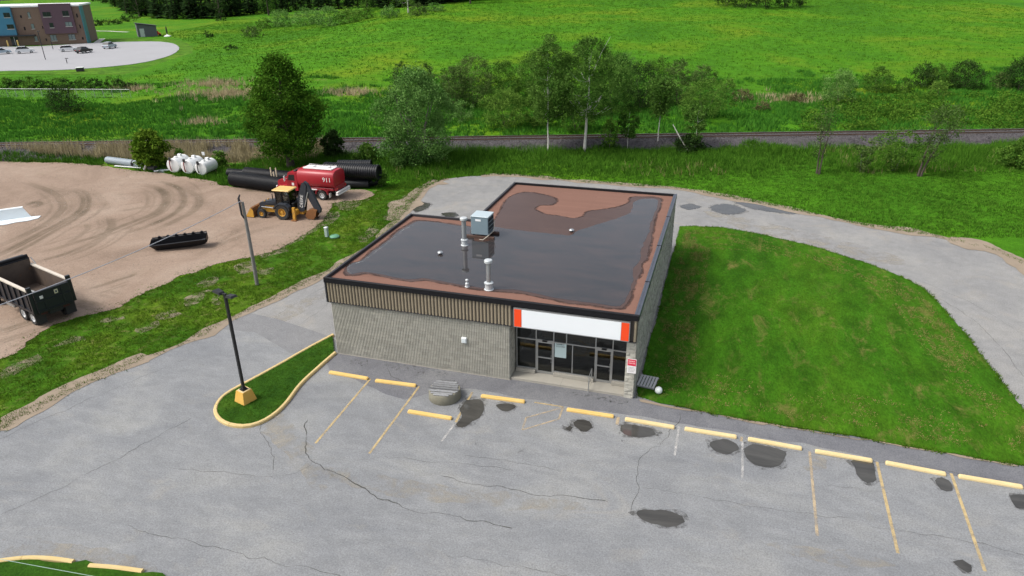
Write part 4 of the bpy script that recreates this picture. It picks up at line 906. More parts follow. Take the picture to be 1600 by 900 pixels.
p = G(523, 371); o = empty('valve_cover', (p[0], p[1], 0)); tag(o, 'low green plastic cover beside the pedestal in the grass', 'cover'); MB().lathe([(.42, 0), (.42, .12), (.34, .2), (.05, .23)], 16).build('lid', paint('faded_green_plastic', (.10, .27, .16), .6), o, 40); MB().lathe([(.46, 0), (.46, .05)], 16).build('rim', M['trim'], o)
# ================================================================== YARD THINGS
M['tyre'] = paint('dusty_rubber', (.028, .027, .026), .9, 0, .3, 3, dirt=(.12, .10, .075), dirt_amt=.35)
M['rim_w'] = paint('white_wheel_rim', (.62, .63, .63), .4, .2, .1, 3, dirt=(.3, .26, .2), dirt_amt=.25)
M['chassis'] = paint('black_chassis', (.02, .02, .02), .7, 0, .3, 3, dirt=(.10, .08, .06), dirt_amt=.35)
def wheel(par, x, y, r, wd, rim_mat, rr=.55, side=1, hub=None):
    w_ = empty('wheel', (x, y, r)); w_.parent = par; h = wd/2
    MB().lathe([(r*rr, -h*.9), (r*.9, -h), (r*.985, -h*.75), (r, -h*.4), (r, h*.4), (r*.985, h*.75), (r*.9, h), (r*rr, h*.9)], 26, axis='y', cap=False).build('tyre', M['tyre'], w_, 50)
    lug = MB()
    for k in range(22):
        a = 2*PI*k/22; lug.box(-.03, .03, -h*.9, h*.9, r-.005, r+.018, 0, Matrix.Rotation(a, 4, 'Y'))
    lug.build('tread', M['tyre'], w_)
    s = side
    MB().lathe([(r*rr, s*h*.2), (r*rr, s*h*.91), (r*rr*.93, s*h*.88), (r*rr*.85, s*h*.35), (r*.2, s*h*.3), (r*.19, s*h*.72), (r*.05, s*h*.76)], 24, axis='y').build('rim', rim_mat, w_, 35)
    return w_

# ---------------- red tanker truck (local +x is forward)
M['red'] = paint('red_truck_paint', (.31, .010, .020), .38, 0, .15, 1.2, spec=.5, dirt=(.20, .055, .045), dirt_amt=.42)
M['red_d'] = paint('dark_red_paint', (.22, .010, .018), .45, 0, .15, 2, dirt=(.09, .05, .04), dirt_amt=.35)
M['white'] = paint('white_truck_paint', (.72, .70, .68), .5, 0, .06, 2, dirt=(.42, .38, .33), dirt_amt=.3)
M['dglass'] = paint('dark_vehicle_glass', (.012, .014, .016), .06, 0, .2, 2)
TK = empty('tanker_truck', (-17.42, 28.55, .03), math.radians(181)); tag(TK, 'red tanker truck with white tank top parked behind the backhoe', 'truck')
def tank_ring(x, k=1.0):
    pts = []
    for i in range(28):
        a = 2*PI*i/28; c, s = math.cos(a), math.sin(a); e = .62
        pts.append((x, 1.2*k*math.copysign(abs(c)**e, c), 2.08+.93*k*math.copysign(abs(s)**e, s)))
    return pts
rings = [tank_ring(-1.5, .86), tank_ring(-1.44, .97), tank_ring(-1.3), tank_ring(2.55), tank_ring(2.68, .96), tank_ring(2.72, .8)]
V = [v for r in rings for v in r]; n = 28
mb = MB().add(V, [(i*n+k, i*n+(k+1) % n, (i+1)*n+(k+1) % n, (i+1)*n+k) for i in range(5) for k in range(n)]+[tuple(range(n)), tuple(range(5*n, 6*n))[::-1]])
tank = mb.build('tank', M['red'], TK, 35)
MB().bbox(-1.05, 2.2, -.62, .62, 3.0, 3.10, .02).build('walkway', M['white'], tank)
for x in (-.4, 1.3): MB().lathe([(.24, 3.1), (.24, 3.2), (.2, 3.24), (.05, 3.25)], 14, (x, 0, 0)).build('hatch', M['white'], tank, 35)
for s in (-1, 1):
    MB().tube([(-1.0, s*.6, 3.1), (-1.0, s*.6, 3.19), (2.15, s*.6, 3.19), (2.15, s*.6, 3.1)], .018, 6).build('hand_rail', M['white'], tank)
    text('number', '911', .66, M['white'], tank, (-.72, s*1.206, 2.12), (PI/2, 0, PI if s > 0 else 0), .006)
    MB().box(.1, 2.45, s*1.14-.05, s*1.14+.05, 1.0, 1.1).build('side_step', M['white'], TK)
    MB().side([(-.72, .62), (-.66, .98), (-.35, 1.18), (.35, 1.18), (.66, .98), (.72, .62), (.62, .62), (.55, .9), (.3, 1.08), (-.3, 1.08), (-.55, .9), (-.62, .62)], s*1.2-.26, s*1.2+.06).build('fender', M['red_d'], TK)
    wheel(TK, 0, s*1.02, .5, .5, M['rim_w'], .56, s); wheel(TK, 4.15, s*1.02, .5, .28, M['rim_w'], .56, s)
    MB().box(-.86, -.83, s*1.15-.27, s*1.15+.1, .32, .75).build('mud_flap', M['white'], TK)
    MB().bbox(1.0, 2.2, s*.75-.3, s*.75+.3, .55, .98, .03).build('side_tank', M['chassis'], TK)
MB().box(-1.35, 5.0, -.42, .42, .62, .95).build('chassis', M['chassis'], TK)
MB().bbox(-1.25, 2.5, -1.0, 1.0, .96, 1.22, .03).build('sub_frame', M['red_d'], TK)
MB().bbox(-1.9, -1.62, -1.3, 1.3, .62, .78, .02).bbox(-1.88, -1.66, -1.3, 1.3, .84, .98, .02).build('rear_bumper', M['white'], TK)
for s in (-.7, .7): MB().box(-1.66, -1.2, s-.05, s+.05, .66, .95).build('bumper_bracket', M['chassis'], TK)
MB().bbox(-1.62, -1.3, -.95, .95, 1.0, 1.45, .04).build('rear_locker', M['red_d'], TK)
for s in (-.85, .85): MB().lathe([(.09, -1.66), (.09, -1.62)], 12, (0, s, 1.22), 'x').build('tail_light', paint('tail_lamp_red', (.5, .02, .02), .3), TK)
cab = MB().side([(2.78, .75), (2.78, 2.42), (2.95, 2.6), (3.75, 2.58), (4.02, 1.85), (4.02, .75)], -1.05, 1.05).build('cab', M['red'], TK)
for s in (-1, 1):
    MB().side([(3.05, 1.78), (3.05, 2.4), (3.66, 2.38), (3.84, 1.82)], s*1.056-.006, s*1.056+.006).build('side_window', M['dglass'], cab)
    MB().box(2.95, 3.95, s*1.056-.008, s*1.056+.008, .9, .93).build('door_seam', M['red_d'], cab)
    MB().box(3.18, 3.42, s*1.058-.008, s*1.058+.008, 1.28, 1.55).build('door_emblem', M['white'], cab)
    MB().tube([(3.95, s*1.05, 1.95), (4.05, s*1.32, 1.95)], .02, 6).bbox(4.0, 4.08, s*1.32-.1, s*1.32+.1, 1.75, 2.3, .02).build('mirror', M['white'], cab)
MB().add([(3.83, -.9, 2.42), (3.83, .9, 2.42), (4.035, .95, 1.88), (4.035, -.95, 1.88)], [(0, 1, 2, 3)]).build('windscreen', M['dglass'], cab)
MB().bbox(3.1, 3.4, -.6, .6, 2.6, 2.72, .03).build('light_bar', M['trim'], cab)
MB().side([(4.03, .8), (4.03, 1.8), (4.6, 1.74), (5.2, 1.62), (5.3, 1.45), (5.32, .8)], -.72, .72).build('hood', M['red'], TK)
for s in (-1, 1):
    MB().side([(3.5, .72), (3.6, 1.1), (3.95, 1.26), (4.5, 1.22), (5.1, 1.15), (5.25, .95), (5.25, .75), (4.8, .75), (4.6, 1.0), (4.2, 1.1), (3.8, 1.0), (3.7, .72)], s*.96-.24, s*.96+.2).build('fender', M['red'], TK)
    MB().lathe([(.12, 5.25), (.12, 5.34)], 12, (0, s*.92, 1.02), 'x').build('headlight', M['white'], TK)
MB().box(5.325, 5.36, -.6, .6, .85, 1.5).build('grille', M['galv'], TK); MB().bbox(5.33, 5.52, -1.15, 1.15, .5, .75, .03).build('front_bumper', M['white'], TK)

# ---------------- backhoe loader (local +x is forward, +y faces the viewer)
M['cat_y'] = paint('worn_yellow_machine_paint', (.50, .26, .03), .55, 0, .2, 2, dirt=(.17, .11, .055), dirt_amt=.6)
M['roof_y'] = paint('sunbleached_yellow_roof', (.60, .40, .13), .55, 0, .12, 2, dirt=(.50, .40, .26), dirt_amt=.3)
M['boom'] = paint('charcoal_machine_paint', (.022, .027, .036), .5, .0, .25, 2, dirt=(.085, .072, .052), dirt_amt=.45)
M['rust'] = paint('rusty_bucket_steel', (.17, .065, .022), .75, .2, .35, 3, col2=(.30, .13, .04), dirt=(.09, .05, .03), dirt_amt=.4)
BH_ = empty('backhoe_loader', (-17.78, 21.95, .03), math.radians(183)); tag(BH_, 'yellow and black backhoe loader with its digging arm folded at the rear', 'backhoe')
for s in (-1, 1):
    wheel(BH_, 0, s*.92, .74, .5, M['cat_y'], .52, s); wheel(BH_, 2.25, s*.88, .43, .34, M['cat_y'], .5, s)
    MB().side([(-.85, .95), (-.78, 1.3), (-.45, 1.55), (.35, 1.56), (.72, 1.3), (.84, 1.0), (.74, 1.0), (.6, 1.25), (.3, 1.46), (-.4, 1.46), (-.68, 1.25), (-.76, .95)], s*.92-.27, s*.92+.27).build('fender', M['boom'], BH_)
MB().side([(-1.0, .5), (-1.0, 1.0), (.7, 1.05), (.9, .95), (2.7, .95), (2.75, .55), (2.0, .5)], -.5, .5).build('chassis', M['cat_y'], BH_)
hood = MB().side([(.95, .95), (.95, 1.62), (1.3, 1.62), (2.55, 1.38), (2.72, 1.25), (2.72, .95)], -.42, .42).build('hood', M['boom'], BH_, 30)
MB().box(1.1, 2.5, -.425, .425, .97, 1.12).build('side_panel', M['cat_y'], hood); MB().box(2.721, 2.74, -.36, .36, .98, 1.25).build('grille', M['black'], hood)
MB().tube([(1.35, .2, 1.6), (1.35, .2, 2.15)], .045, 8).build('exhaust_stack', M['black'], BH_); MB().lathe([(.11, 1.6), (.11, 1.95), (.06, 2.0)], 12, (1.15, -.15, 0)).build('air_cleaner', M['black'], BH_)
cabf = MB()
for x0, y0 in ((-.62, .6), (-.62, -.6), (.75, .6), (.75, -.6), (.1, .62), (.1, -.62)): cabf.box(x0-.04, x0+.04, y0-.04, y0+.04, 1.0, 2.62)
cabf = cabf.box(-.62, .9, -.62, .62, 1.0, 1.1).box(.71, .79, -.56, .56, 1.1, 1.5).build('cab_frame', M['black'], BH_)
for a in ((-.58, .06, .6), (.14, .71, .6), (-.58, .06, -.6), (.14, .71, -.6)): MB().box(a[0], a[1], a[2]-.006, a[2]+.006, 1.1, 2.6).build('side_glass', M['glass'], cabf)
MB().box(.744, .756, -.56, .56, 1.5, 2.6).build('windscreen', M['glass'], cabf); MB().box(-.626, -.614, -.56, .56, 1.6, 2.6).build('rear_glass', M['glass'], cabf)
MB().bbox(-.3, .25, -.25, .25, 1.1, 1.5, .05).bbox(-.38, -.26, -.25, .25, 1.45, 2.0, .04).build('seat', M['black'], BH_)
MB().bbox(-.8, 1.0, -.78, .78, 2.62, 2.76, .06).build('cab_roof', M['roof_y'], BH_)
# front loader
for s in (-1, 1):
    MB().side([(.75, 1.45), (.85, 1.62), (1.9, 1.42), (2.7, 1.0), (3.05, .42), (2.9, .36), (2.55, .85), (1.8, 1.22)], s*.56-.06, s*.56+.06).build('loader_arm', M['boom'], BH_)
    MB().tube([(1.2, s*.6, .95), (2.4, s*.6, 1.0)], .05, 8).build('lift_cylinder', M['galv'], BH_)
    MB().tube([(2.1, s*.3, 1.55), (2.95, s*.3, .8)], .045, 8).build('tilt_cylinder', M['cat_y'], BH_)
MB().side([(3.02, .2), (3.0, .55), (3.12, .95), (3.3, 1.0), (3.2, .75), (3.12, .45), (3.2, .2), (3.95, .08), (3.95, .03), (3.1, .03)], -1.1, 1.1).build('loader_bucket', M['rust'], BH_)
for s in (-1, 1): MB().side([(3.05, .05), (3.05, .7), (3.28, .98), (3.9, .08)], s*1.1-.02, s*1.1+.02).build('bucket_cheek', M['cat_y'], BH_)
mb = MB()
for i in range(8): mb.box(3.9, 4.12, -1.05+i*.29, -.97+i*.29, .02, .07)
mb.build('bucket_teeth', M['chassis'], BH_)
# rear digger
MB().bbox(-1.35, -1.0, -1.05, 1.05, .45, .95, .04).build('rear_frame', M['cat_y'], BH_)
for s in (-1, 1):
    MB().hexa([(-1.3, s*1.0-.1, .1), (-1.05, s*1.0-.1, .1), (-1.05, s*1.0+.1, .1), (-1.3, s*1.0+.1, .1), (-1.3, s*.95-.1, 1.25), (-1.05, s*.95-.1, 1.25), (-1.05, s*.95+.1, 1.25), (-1.3, s*.95+.1, 1.25)]).build('stabiliser_leg', M['cat_y'], BH_)
    MB().bbox(-1.45, -.9, s*1.1-.2, s*1.1+.2, .0, .08, .02).build('stabiliser_pad', M['rust'], BH_)
MB().bbox(-1.75, -1.36, -.3, .3, .4, 1.1, .04).build('swing_post', M['cat_y'], BH_)
by = .12
for s in (-1, 1): MB().side([(-1.50, .65), (-1.22, 1.0), (-1.38, 2.0), (-1.98, 3.45), (-2.25, 3.55), (-2.42, 3.25), (-2.2, 2.1), (-1.9, .75)], by+s*.2-.03, by+s*.2+.03).build('boom_plate', M['boom'], BH_)
MB().side([(-1.5, .85), (-1.42, 1.05), (-1.68, 2.2), (-2.1, 3.28), (-2.22, 3.34), (-2.2, 3.1), (-1.98, 2.1), (-1.75, .9)], by-.165, by+.165).build('boom_core', M['boom'], BH_)
text('lettering', 'DEERE', .44, M['white'], BH_, (-1.76, by+.236, 1.72), (PI/2, math.radians(-81), PI), .004)
MB().side([(-2.0, 3.3), (-2.2, 3.6), (-2.5, 3.4), (-3.55, 1.0), (-3.45, .65), (-3.05, .75), (-2.42, 2.0)], by-.155, by+.155).build('dipper', M['boom'], BH_)
MB().tube([(-2.0, by+.2, 1.2), (-2.5, by+.2, 2.6)], .055, 8).build('dipper_cylinder', M['galv'], BH_); MB().tube([(-2.62, by-.2, 2.7), (-3.4, by-.2, 1.15)], .05, 8).build('bucket_cylinder', M['galv'], BH_)
MB().side([(-3.25, .95), (-2.75, 1.05), (-2.25, .85), (-2.0, .35), (-2.15, .08), (-2.75, .02), (-3.0, .15), (-2.7, .2), (-2.3, .3), (-2.4, .65), (-2.75, .85), (-3.2, .8)], by-.34, by+.34).build('digging_bucket', M['rust'], BH_)
for s in (-1, 1): MB().side([(-3.2, .85), (-2.75, 1.0), (-2.28, .82), (-2.05, .36), (-2.18, .1), (-2.8, .05), (-3.1, .4)], by+s*.35-.015, by+s*.35+.015).build('bucket_cheek', M['rust'], BH_)
mb = MB()
for i in range(4): mb.box(-3.12, -2.95, by-.3+i*.18, by-.22+i*.18, .1, .17)
mb.build('bucket_teeth', M['chassis'], BH_)
MB().bbox(-1.05, -.75, -.55, .55, 1.0, 1.55, .05).build('control_tower', M['black'], BH_)
for i, yv in enumerate((-.3, -.1, .25)): MB().tube([(-1.2, yv, 1.0), (-1.5, yv+.05, 1.6), (-1.75, .1, 1.3)], .03, 6).build('hydraulic_hose', M['black'], BH_)
# three wooden stakes behind the cab
for px, py, h, lb in ((427.5, 296, 2.4, 'left one of three pale upright stakes between backhoe and black pipes'), (431.5, 297, 2.0, 'middle and shortest of three pale upright stakes behind the backhoe'), (435.5, 296, 2.35, 'right one of three pale upright stakes, nearest the red hood')):
    p = G(px, py); o = MB().hexa([(-.06, -.05, 0), (.06, -.05, 0), (.06, .05, 0), (-.06, .05, 0), (-.055, -.045, h), (.055, -.045, h+.05), (.055, .045, h+.05), (-.055, .045, h)]).build('wooden_stake', paint('pale_lumber', (.52, .43, .31), .85, 0, .15, 4)); o.location = (p[0], p[1], 0)
    tag(o, lb, 'stake', 'three upright stakes behind the backhoe')

# ---------------- dump truck (local +x forward)
M['dk'] = paint('navy_black_truck_paint', (.009, .011, .017), .42, .0, .25, 2, dirt=(.07, .06, .05), dirt_amt=.35)
M['bed_in'] = paint('scraped_rusty_bed_steel', (.07, .055, .045), .75, .1, .4, 1.6, col2=(.14, .10, .075), dirt=(.20, .09, .035), dirt_amt=.55)
DT = empty('dump_truck', (-20.0, -1.42, .03), math.radians(163.5)); tag(DT, 'black dump truck with empty open bed at the yard\'s left edge', 'truck')
L0, L1, HWD = .15, 5.3, 1.22
bed = MB().box(L0, L1, -HWD+.02, HWD-.02, 1.1, 1.2).build('bed_floor', M['bed_in'], DT)
for s in (-1, 1):
    sd_ = MB().box(L0+.06, L1, s*HWD-.05, s*HWD+.05, 1.2, 2.55).build('bed_side', [M['dk']], DT)
    MB().box(L0+.07, L1-.1, s*(HWD-.055)-.004, s*(HWD-.055)+.004, 1.21, 2.54).build('inner_lining', M['bed_in'], sd_)
    MB().bbox(L0+.05, L1, s*HWD-.1, s*HWD+.1, 2.551, 2.68, .015).build('board_rail', paint('pale_plank_rail', (.52, .47, .40), .8, 0, .15, 2, dirt=(.25, .2, .15), dirt_amt=.3), sd_)
    for i in range(6): MB().box(.5+i*.85, .62+i*.85, s*(HWD+.09)-.04, s*(HWD+.09)+.04, 1.15, 2.5).build('side_rib', M['dk'], sd_)
    MB().box(L0, L1, s*(HWD+.06)-.07, s*(HWD+.06)+.07, 1.06, 1.22).build('sill_rail', M['dk'], sd_)
    MB().box(L0-.02, L0+.16, s*HWD-.13, s*HWD+.13, 1.05, 2.9).build('corner_post', M['dk'], DT)
    for ax in (1.05, 2.35): wheel(DT, ax, s*.93, .5, .55, M['rim_w'], .56, s)
    wheel(DT, 6.9, s*1.0, .5, .3, M['rim_w'], .56, s)
    MB().box(.36, .39, s*.95-.32, s*.95+.32, .18, .95).build('mud_flap', M['chassis'], DT)
    MB().bbox(3.6, 4.8, s*.85-.32, s*.85+.32, .55, 1.0, .06).build('fuel_tank', M['galv'], DT)
tg = MB().bbox(.02, .13, -HWD+.13, HWD-.13, 1.05, 2.56, .02).build('tailgate', M['dk'], DT)
for z in (1.1, 1.78, 2.44): MB().box(-.04, .02, -HWD+.14, HWD-.14, z, z+.1).build('tailgate_rail', M['dk'], tg)
for yv in (-.6, .55): MB().box(-.03, .019, yv-.05, yv+.05, 1.2, 2.43).build('tailgate_rib', M['dk'], tg)
MB().box(-.006, .018, .52, .80, 2.0, 2.2).build('maker_plate', M['white'], tg); MB().box(-.006, .018, -.34, -.12, 2.05, 2.32).build('placard', paint('cream_placard', (.6, .55, .38), .5), tg); MB().box(-.010, -.0065, -.29, -.17, 2.11, 2.25).build('placard_mark', M['ink'], tg)
MB().box(L1-.1, L1, -HWD+.05, HWD-.05, 1.2, 3.05).build('bulkhead', M['bed_in'], DT); MB().bbox(L1-.05, L1+.9, -HWD, HWD, 3.0, 3.16, .03).build('cab_shield', M['dk'], DT)
MB().tube([(L1-.05, -HWD-.08, 3.1), (L1-.5, -HWD-.1, 2.7)], .035, 6).build('tarp_arm', M['galv'], DT); MB().tube([(L1-.2, .2, 1.4), (L1-2.0, -.2, 1.3)], .08, 8).build('loose_bar', M['galv'], DT)
MB().tube([(L1+.05, y_, 3.25) for y_ in (-1.15, 1.15)], .12, 10).build('tarp_roll', M['black'], DT)
MB().box(.2, 8.0, -.42, .42, .72, 1.05).build('chassis', M['chassis'], DT); MB().box(.3, .42, -1.15, 1.15, .75, 1.0).build('rear_sill', M['chassis'], DT)
for s in (-1, 1): MB().box(.29, .30, s*.7-.2, s*.7+.2, .8, .93).build('tail_light', paint('dull_red_lens', (.06, .01, .01), .5), DT)
dc = MB().side([(5.55, .8), (5.55, 2.6), (5.75, 2.8), (6.6, 2.75), (6.95, 2.0), (6.95, .8)], -1.05, 1.05).build('cab', M['dk'], DT)
for s in (-1, 1): MB().side([(5.85, 1.85), (5.85, 2.55), (6.5, 2.52), (6.75, 1.9)], s*1.056-.006, s*1.056+.006).build('side_window', M['dglass'], dc)
MB().side([(6.96, .85), (6.96, 1.9), (8.2, 1.7), (8.35, 1.4), (8.35, .85)], -.8, .8).build('hood', M['dk'], DT); MB().bbox(8.36, 8.55, -1.2, 1.2, .5, .8, .03).build('front_bumper', M['galv'], DT)

# ---------------- black plastic trough
M['plastic'] = paint('black_polyethylene', (.010, .010, .012), .45, 0, .3, 2, dirt=(.05, .045, .04), dirt_amt=.25, spec=.35)
a, b = G(238, 384, .35), G(326, 377, .35); tr = empty('plastic_trough', ((a[0]+b[0])/2, (a[1]+b[1])/2, .05), math.atan2(b[1]-a[1], b[0]-a[0])); tag(tr, 'black plastic trough lying tipped on the gravel yard', 'trough')
secs = []
for x, k, zz in ((-2.25, .82, .35), (-2.0, .95, .12), (-1.5, 1, 0), (1.6, 1, .0), (2.05, .95, .1), (2.25, .8, .3)):
    secs.append([(x, -.62*k, .72), (x, -.55*k, .68), (x, -.42*k, zz+.12), (x, -.3*k, zz), (x, .3*k, zz), (x, .42*k, zz+.12), (x, .55*k, .68), (x, .62*k, .72)])
ins = [[(x*.985, y*.93, z+.035 if z < .6 else z+.002) for x, y, z in s_] for s_ in secs]
V = [v for s_ in secs for v in s_]+[v for s_ in ins for v in s_]; k = 8; m = len(secs); F = []
for o_ in (0, m*k):
    F += [(o_+i*k+j, o_+i*k+j+1, o_+(i+1)*k+j+1, o_+(i+1)*k+j) for i in range(m-1) for j in range(k-1)]
    F += [tuple(o_+j for j in range(k)), tuple(o_+(m-1)*k+j for j in range(k))]
for i in range(m-1):
    for j in (0, k-1): F.append((i*k+j, (i+1)*k+j, m*k+(i+1)*k+j, m*k+i*k+j))
MB().add(V, F).build('shell', M['plastic'], tr)
for i in range(6): MB().side([(-1.75+i*.68, .74), (-1.68+i*.68, .86), (-1.55+i*.68, .86), (-1.48+i*.68, .74)], .5, .64).build('rim_lug', M['plastic'], tr)
for s in (-1, 1): MB().box(-2.2, 2.2, s*.63-.035, s*.63+.035, .70, .75).build('rim', M['plastic'], tr)
tr.rotation_euler.x = math.radians(14); tr.rotation_euler.y = math.radians(-3); tr.location.z = .14

# ---------------- black drainage pipes
M['pipe'] = paint('black_corrugated_plastic', (.010, .011, .014), .5, 0, .25, 2, dirt=(.03, .03, .03), dirt_amt=.25, spec=.3)
def pipe(p0, p1, r, label, group, rib=True, pitch=.25):
    p0, p1 = Vector(p0), Vector(p1); L = (p1-p0).length; o = empty('drainage_pipe', p0); o.rotation_euler = (p1-p0).to_track_quat('X', 'Z').to_euler(); tag(o, label, 'pipe', group)
    if rib:
        prof = []; x = 0
        while x < L: prof += [(r*.93, x), (r*.93, x+pitch*.35), (r, x+pitch*.45), (r, x+pitch*.9)]; x += pitch
        prof.append((r*.93, L+.02))
    else: prof = [(r, 0), (r, L)]
    mb = MB(); n = 24; b = 0
    for rr, h in prof+[(r*.84, prof[-1][1]), (r*.84, 0), prof[0]]:
        for q in range(n): a = 2*PI*q/n; mb.v.append((h, rr*math.cos(a), rr*math.sin(a)))
    m = len(prof)+3
    for i in range(m-1):
        for q in range(n): mb.f.append((i*n+q, i*n+(q+1) % n, (i+1)*n+(q+1) % n, (i+1)*n+q)); mb.m.append(0)
    mb.build('pipe_wall', M['pipe'], o, 35)
    MB().lathe([(r*1.02, 0), (r*1.05, .01), (r*1.05, .16), (r*.86, .17), (r*.86, 0)], n, (L-.16, 0, 0), 'x').build('end_band', M['pipe'], o, 35)
    return o
gp = 'black plastic drainage pipes stacked by the tanker'; gl = 'black plastic drainage pipes lying left of the tanker'
def pp(a, b, r, zc, *r_): 
    A, B_ = G(*a, zc), G(*b, zc); return pipe((A[0], A[1], zc), (B_[0], B_[1], zc), r, *r_)
pp((508, 264), (592, 269), .76, 1.9, 'large ribbed black pipe on top of the stack behind the tanker', gp)
pp((505, 287), (577, 287.5), .45, .47, 'smooth black pipe at the front bottom of the stack', gp, False)
pp((505, 276), (582, 276), .45, 1.15, 'middle smooth black pipe under the large ribbed one', gp, False)
pp((528, 257), (580, 257), .5, 1.6, 'far ribbed black pipe at the back of the stack', gp)
pp((540, 286), (592, 284), .42, .46, 'dark pipe in the shade at the right bottom end of the stack', gp, False)
pp((364, 279), (446, 290), .80, .84, 'thick black pipe in front at the left of the tanker', gl, True, .12)
pp((384, 271), (456, 278), .72, .8, 'second black pipe lying behind the thick front one', gl, True, .12)
pp((357, 270), (400, 273), .5, .52, 'thinner black pipe end poking out left of the others', gl, True, .12)

# ---------------- white fuel tanks, galvanised culvert, odds and ends
M['tankw'] = paint('white_tank_enamel', (.70, .71, .70), .45, 0, .06, 2, dirt=(.42, .37, .32), dirt_amt=.25)
for i, (px, py, r, lb) in enumerate(((271, 273, .82, 'leftmost of three white horizontal fuel tanks by the reeds'), (293, 275, .80, 'middle one of three white horizontal fuel tanks by the reeds'), (314, 277, .74, 'rightmost of three white horizontal fuel tanks, nearest the marker post'))):
    p = G(px, py); o = empty('fuel_tank', (p[0], p[1]+.2, .05), math.radians(97)); tag(o, lb, 'tank', 'white fuel tanks at the yard edge')
    z = r+.12
    MB().lathe([(.05, -.06), (r*.6, -.04), (r*.92, .0), (r, .08), (r, 2.3), (r*.92, 2.4), (.05, 2.45)], 26, (0, 0, z), 'x').build('shell', M['tankw'], o, 30)
    for x in (.35, 1.9): MB().box(x, x+.14, -r*.8, r*.8, .0, .35).build('skid', M['chassis'], o)
    MB().lathe([(.2, 2*r+.1), (.2, 2*r+.2), (.16, 2*r+.23)], 12, (.8, 0, 0)).build('hatch', M['tankw'], o); MB().bbox(1.4, 1.75, -.2, .2, 2*r+.08, 2*r+.33, .03).build('pump_housing', M['tankw'], o)
    MB().tube([(-.1, .15, 2*r+.1), (-.22, .2, z+.4), (-.16, .25, z-.2), (-.12, .2, .4)], .06, 7).build('hose', M['red_d'] if i != 2 else M['black'], o); MB().bbox(-.2, -.05, .02, .3, 2*r-.1, 2*r+.3, .03).build('pump', M['chassis'], o)
p = G(322, 262); o = empty('marker_post', (p[0], p[1], 0)); tag(o, 'thin marker post with a small white plate behind the tanks', 'post'); MB().tube([(0, 0, 0), (0, 0, 1.7)], .03, 6).build('post', M['galv'], o); MB().bbox(-.2, .2, -.03, .0, 1.5, 1.9, .01).build('plate', M['tankw'], o)
M['culv'] = paint('galvanised_culvert_steel', (.22, .26, .29), .6, .2, .2, 2, dirt=(.13, .15, .17), dirt_amt=.3)
a, b = G(168, 250, .45), G(229, 258, .45); cv = empty('steel_culvert', a); cv.rotation_euler.z = math.atan2(b[1]-a[1], b[0]-a[0]); tag(cv, 'grey galvanised culvert pipe lying at the edge of the reeds', 'pipe')
L = np.hypot(*(b-a)[:2]); prof = [(.42+.03*(i % 2), L*i/40) for i in range(41)]
MB().lathe(prof, 20, (0, 0, 0), 'x').build('pipe_wall', M['culv'], cv, 60); MB().lathe([(.47, L*.68), (.47, L*.70)], 20, (0, 0, 0), 'x').build('band', M['chassis'], cv); MB().lathe([(.2, -.05), (.2, .0)], 14, (L*.72, -.44, .05), 'y').build('side_opening', M['black'], cv)
a, b = G(184, 260, .08), G(222, 263, .08); o = empty('white_board', (*((a+b)/2)[:2], .05), math.atan2(b[1]-a[1], b[0]-a[0])); tag(o, 'long white board lying in the grass before the culvert', 'board'); MB().bbox(-2.2, 2.2, -.14, .14, .05, .12, .01).build('board', M['tankw'], o); MB().box(-2.2, 2.2, -.02, .02, .0, .049).build('stiffener', M['galv'], o)
p = G(238, 268); o = empty('scrap_heap', (p[0], p[1], 0)); tag(o, 'small heap of grey pipe ends and scrap under the yard shrub', 'scrap')
MB().lathe([(.3, -.5), (.34, .5)], 14, (0, .1, .36), 'x').build('drum', M['chassis'], o); MB().tube([(-.9, -.2, .2), (-.55, -.15, .75)], .14, 8).build('pipe_end', M['galv'], o); MB().tube([(.6, -.3, .15), (2.6, .4, .3)], .12, 8).build('pipe_end', M['galv'], o); MB().bbox(1.0, 1.9, -.2, .4, .0, .3, .03).build('block', M['culv'], o)
# white sheet metal at the left edge
M['sheetw'] = paint('white_foam_sheet', (.70, .76, .78), .5, 0, .04, 2)
a, b = G(-60, 350, .3), G(48, 335, .3); o = empty('white_sheeting', (b[0], b[1], .05), math.atan2(a[1]-b[1], a[0]-b[0])); tag(o, 'bent white sheeting lying on the gravel at the left edge', 'sheeting')
L = np.hypot(*(a-b)[:2])
MB().add([(0, .0, .02), (L, .0, .02), (L, -.25, .95), (.5, -.25, .95), (0, .04, .03), (L, .04, .02), (L, -.21, .95), (.5, -.21, .95)], [(0, 1, 2, 3), (4, 7, 6, 5), (0, 4, 5, 1), (3, 2, 6, 7), (0, 3, 7, 4), (1, 5, 6, 2)]).build('upright_flange', M['sheetw'], o)
MB().prism([(-.8, .2), (0, -.0), (L, -.0), (L, 1.75), (3.2, 1.7), (2.4, 1.45), (1.9, 1.55), (1.2, 1.25), (.2, 1.3), (-.6, .9)], .005, .05).build('flat_sheet', M['sheetw'], o)
MB().bbox(.5, L, -.62, -.2, .951, .985, .01).build('top_lip', M['sheetw'], o)
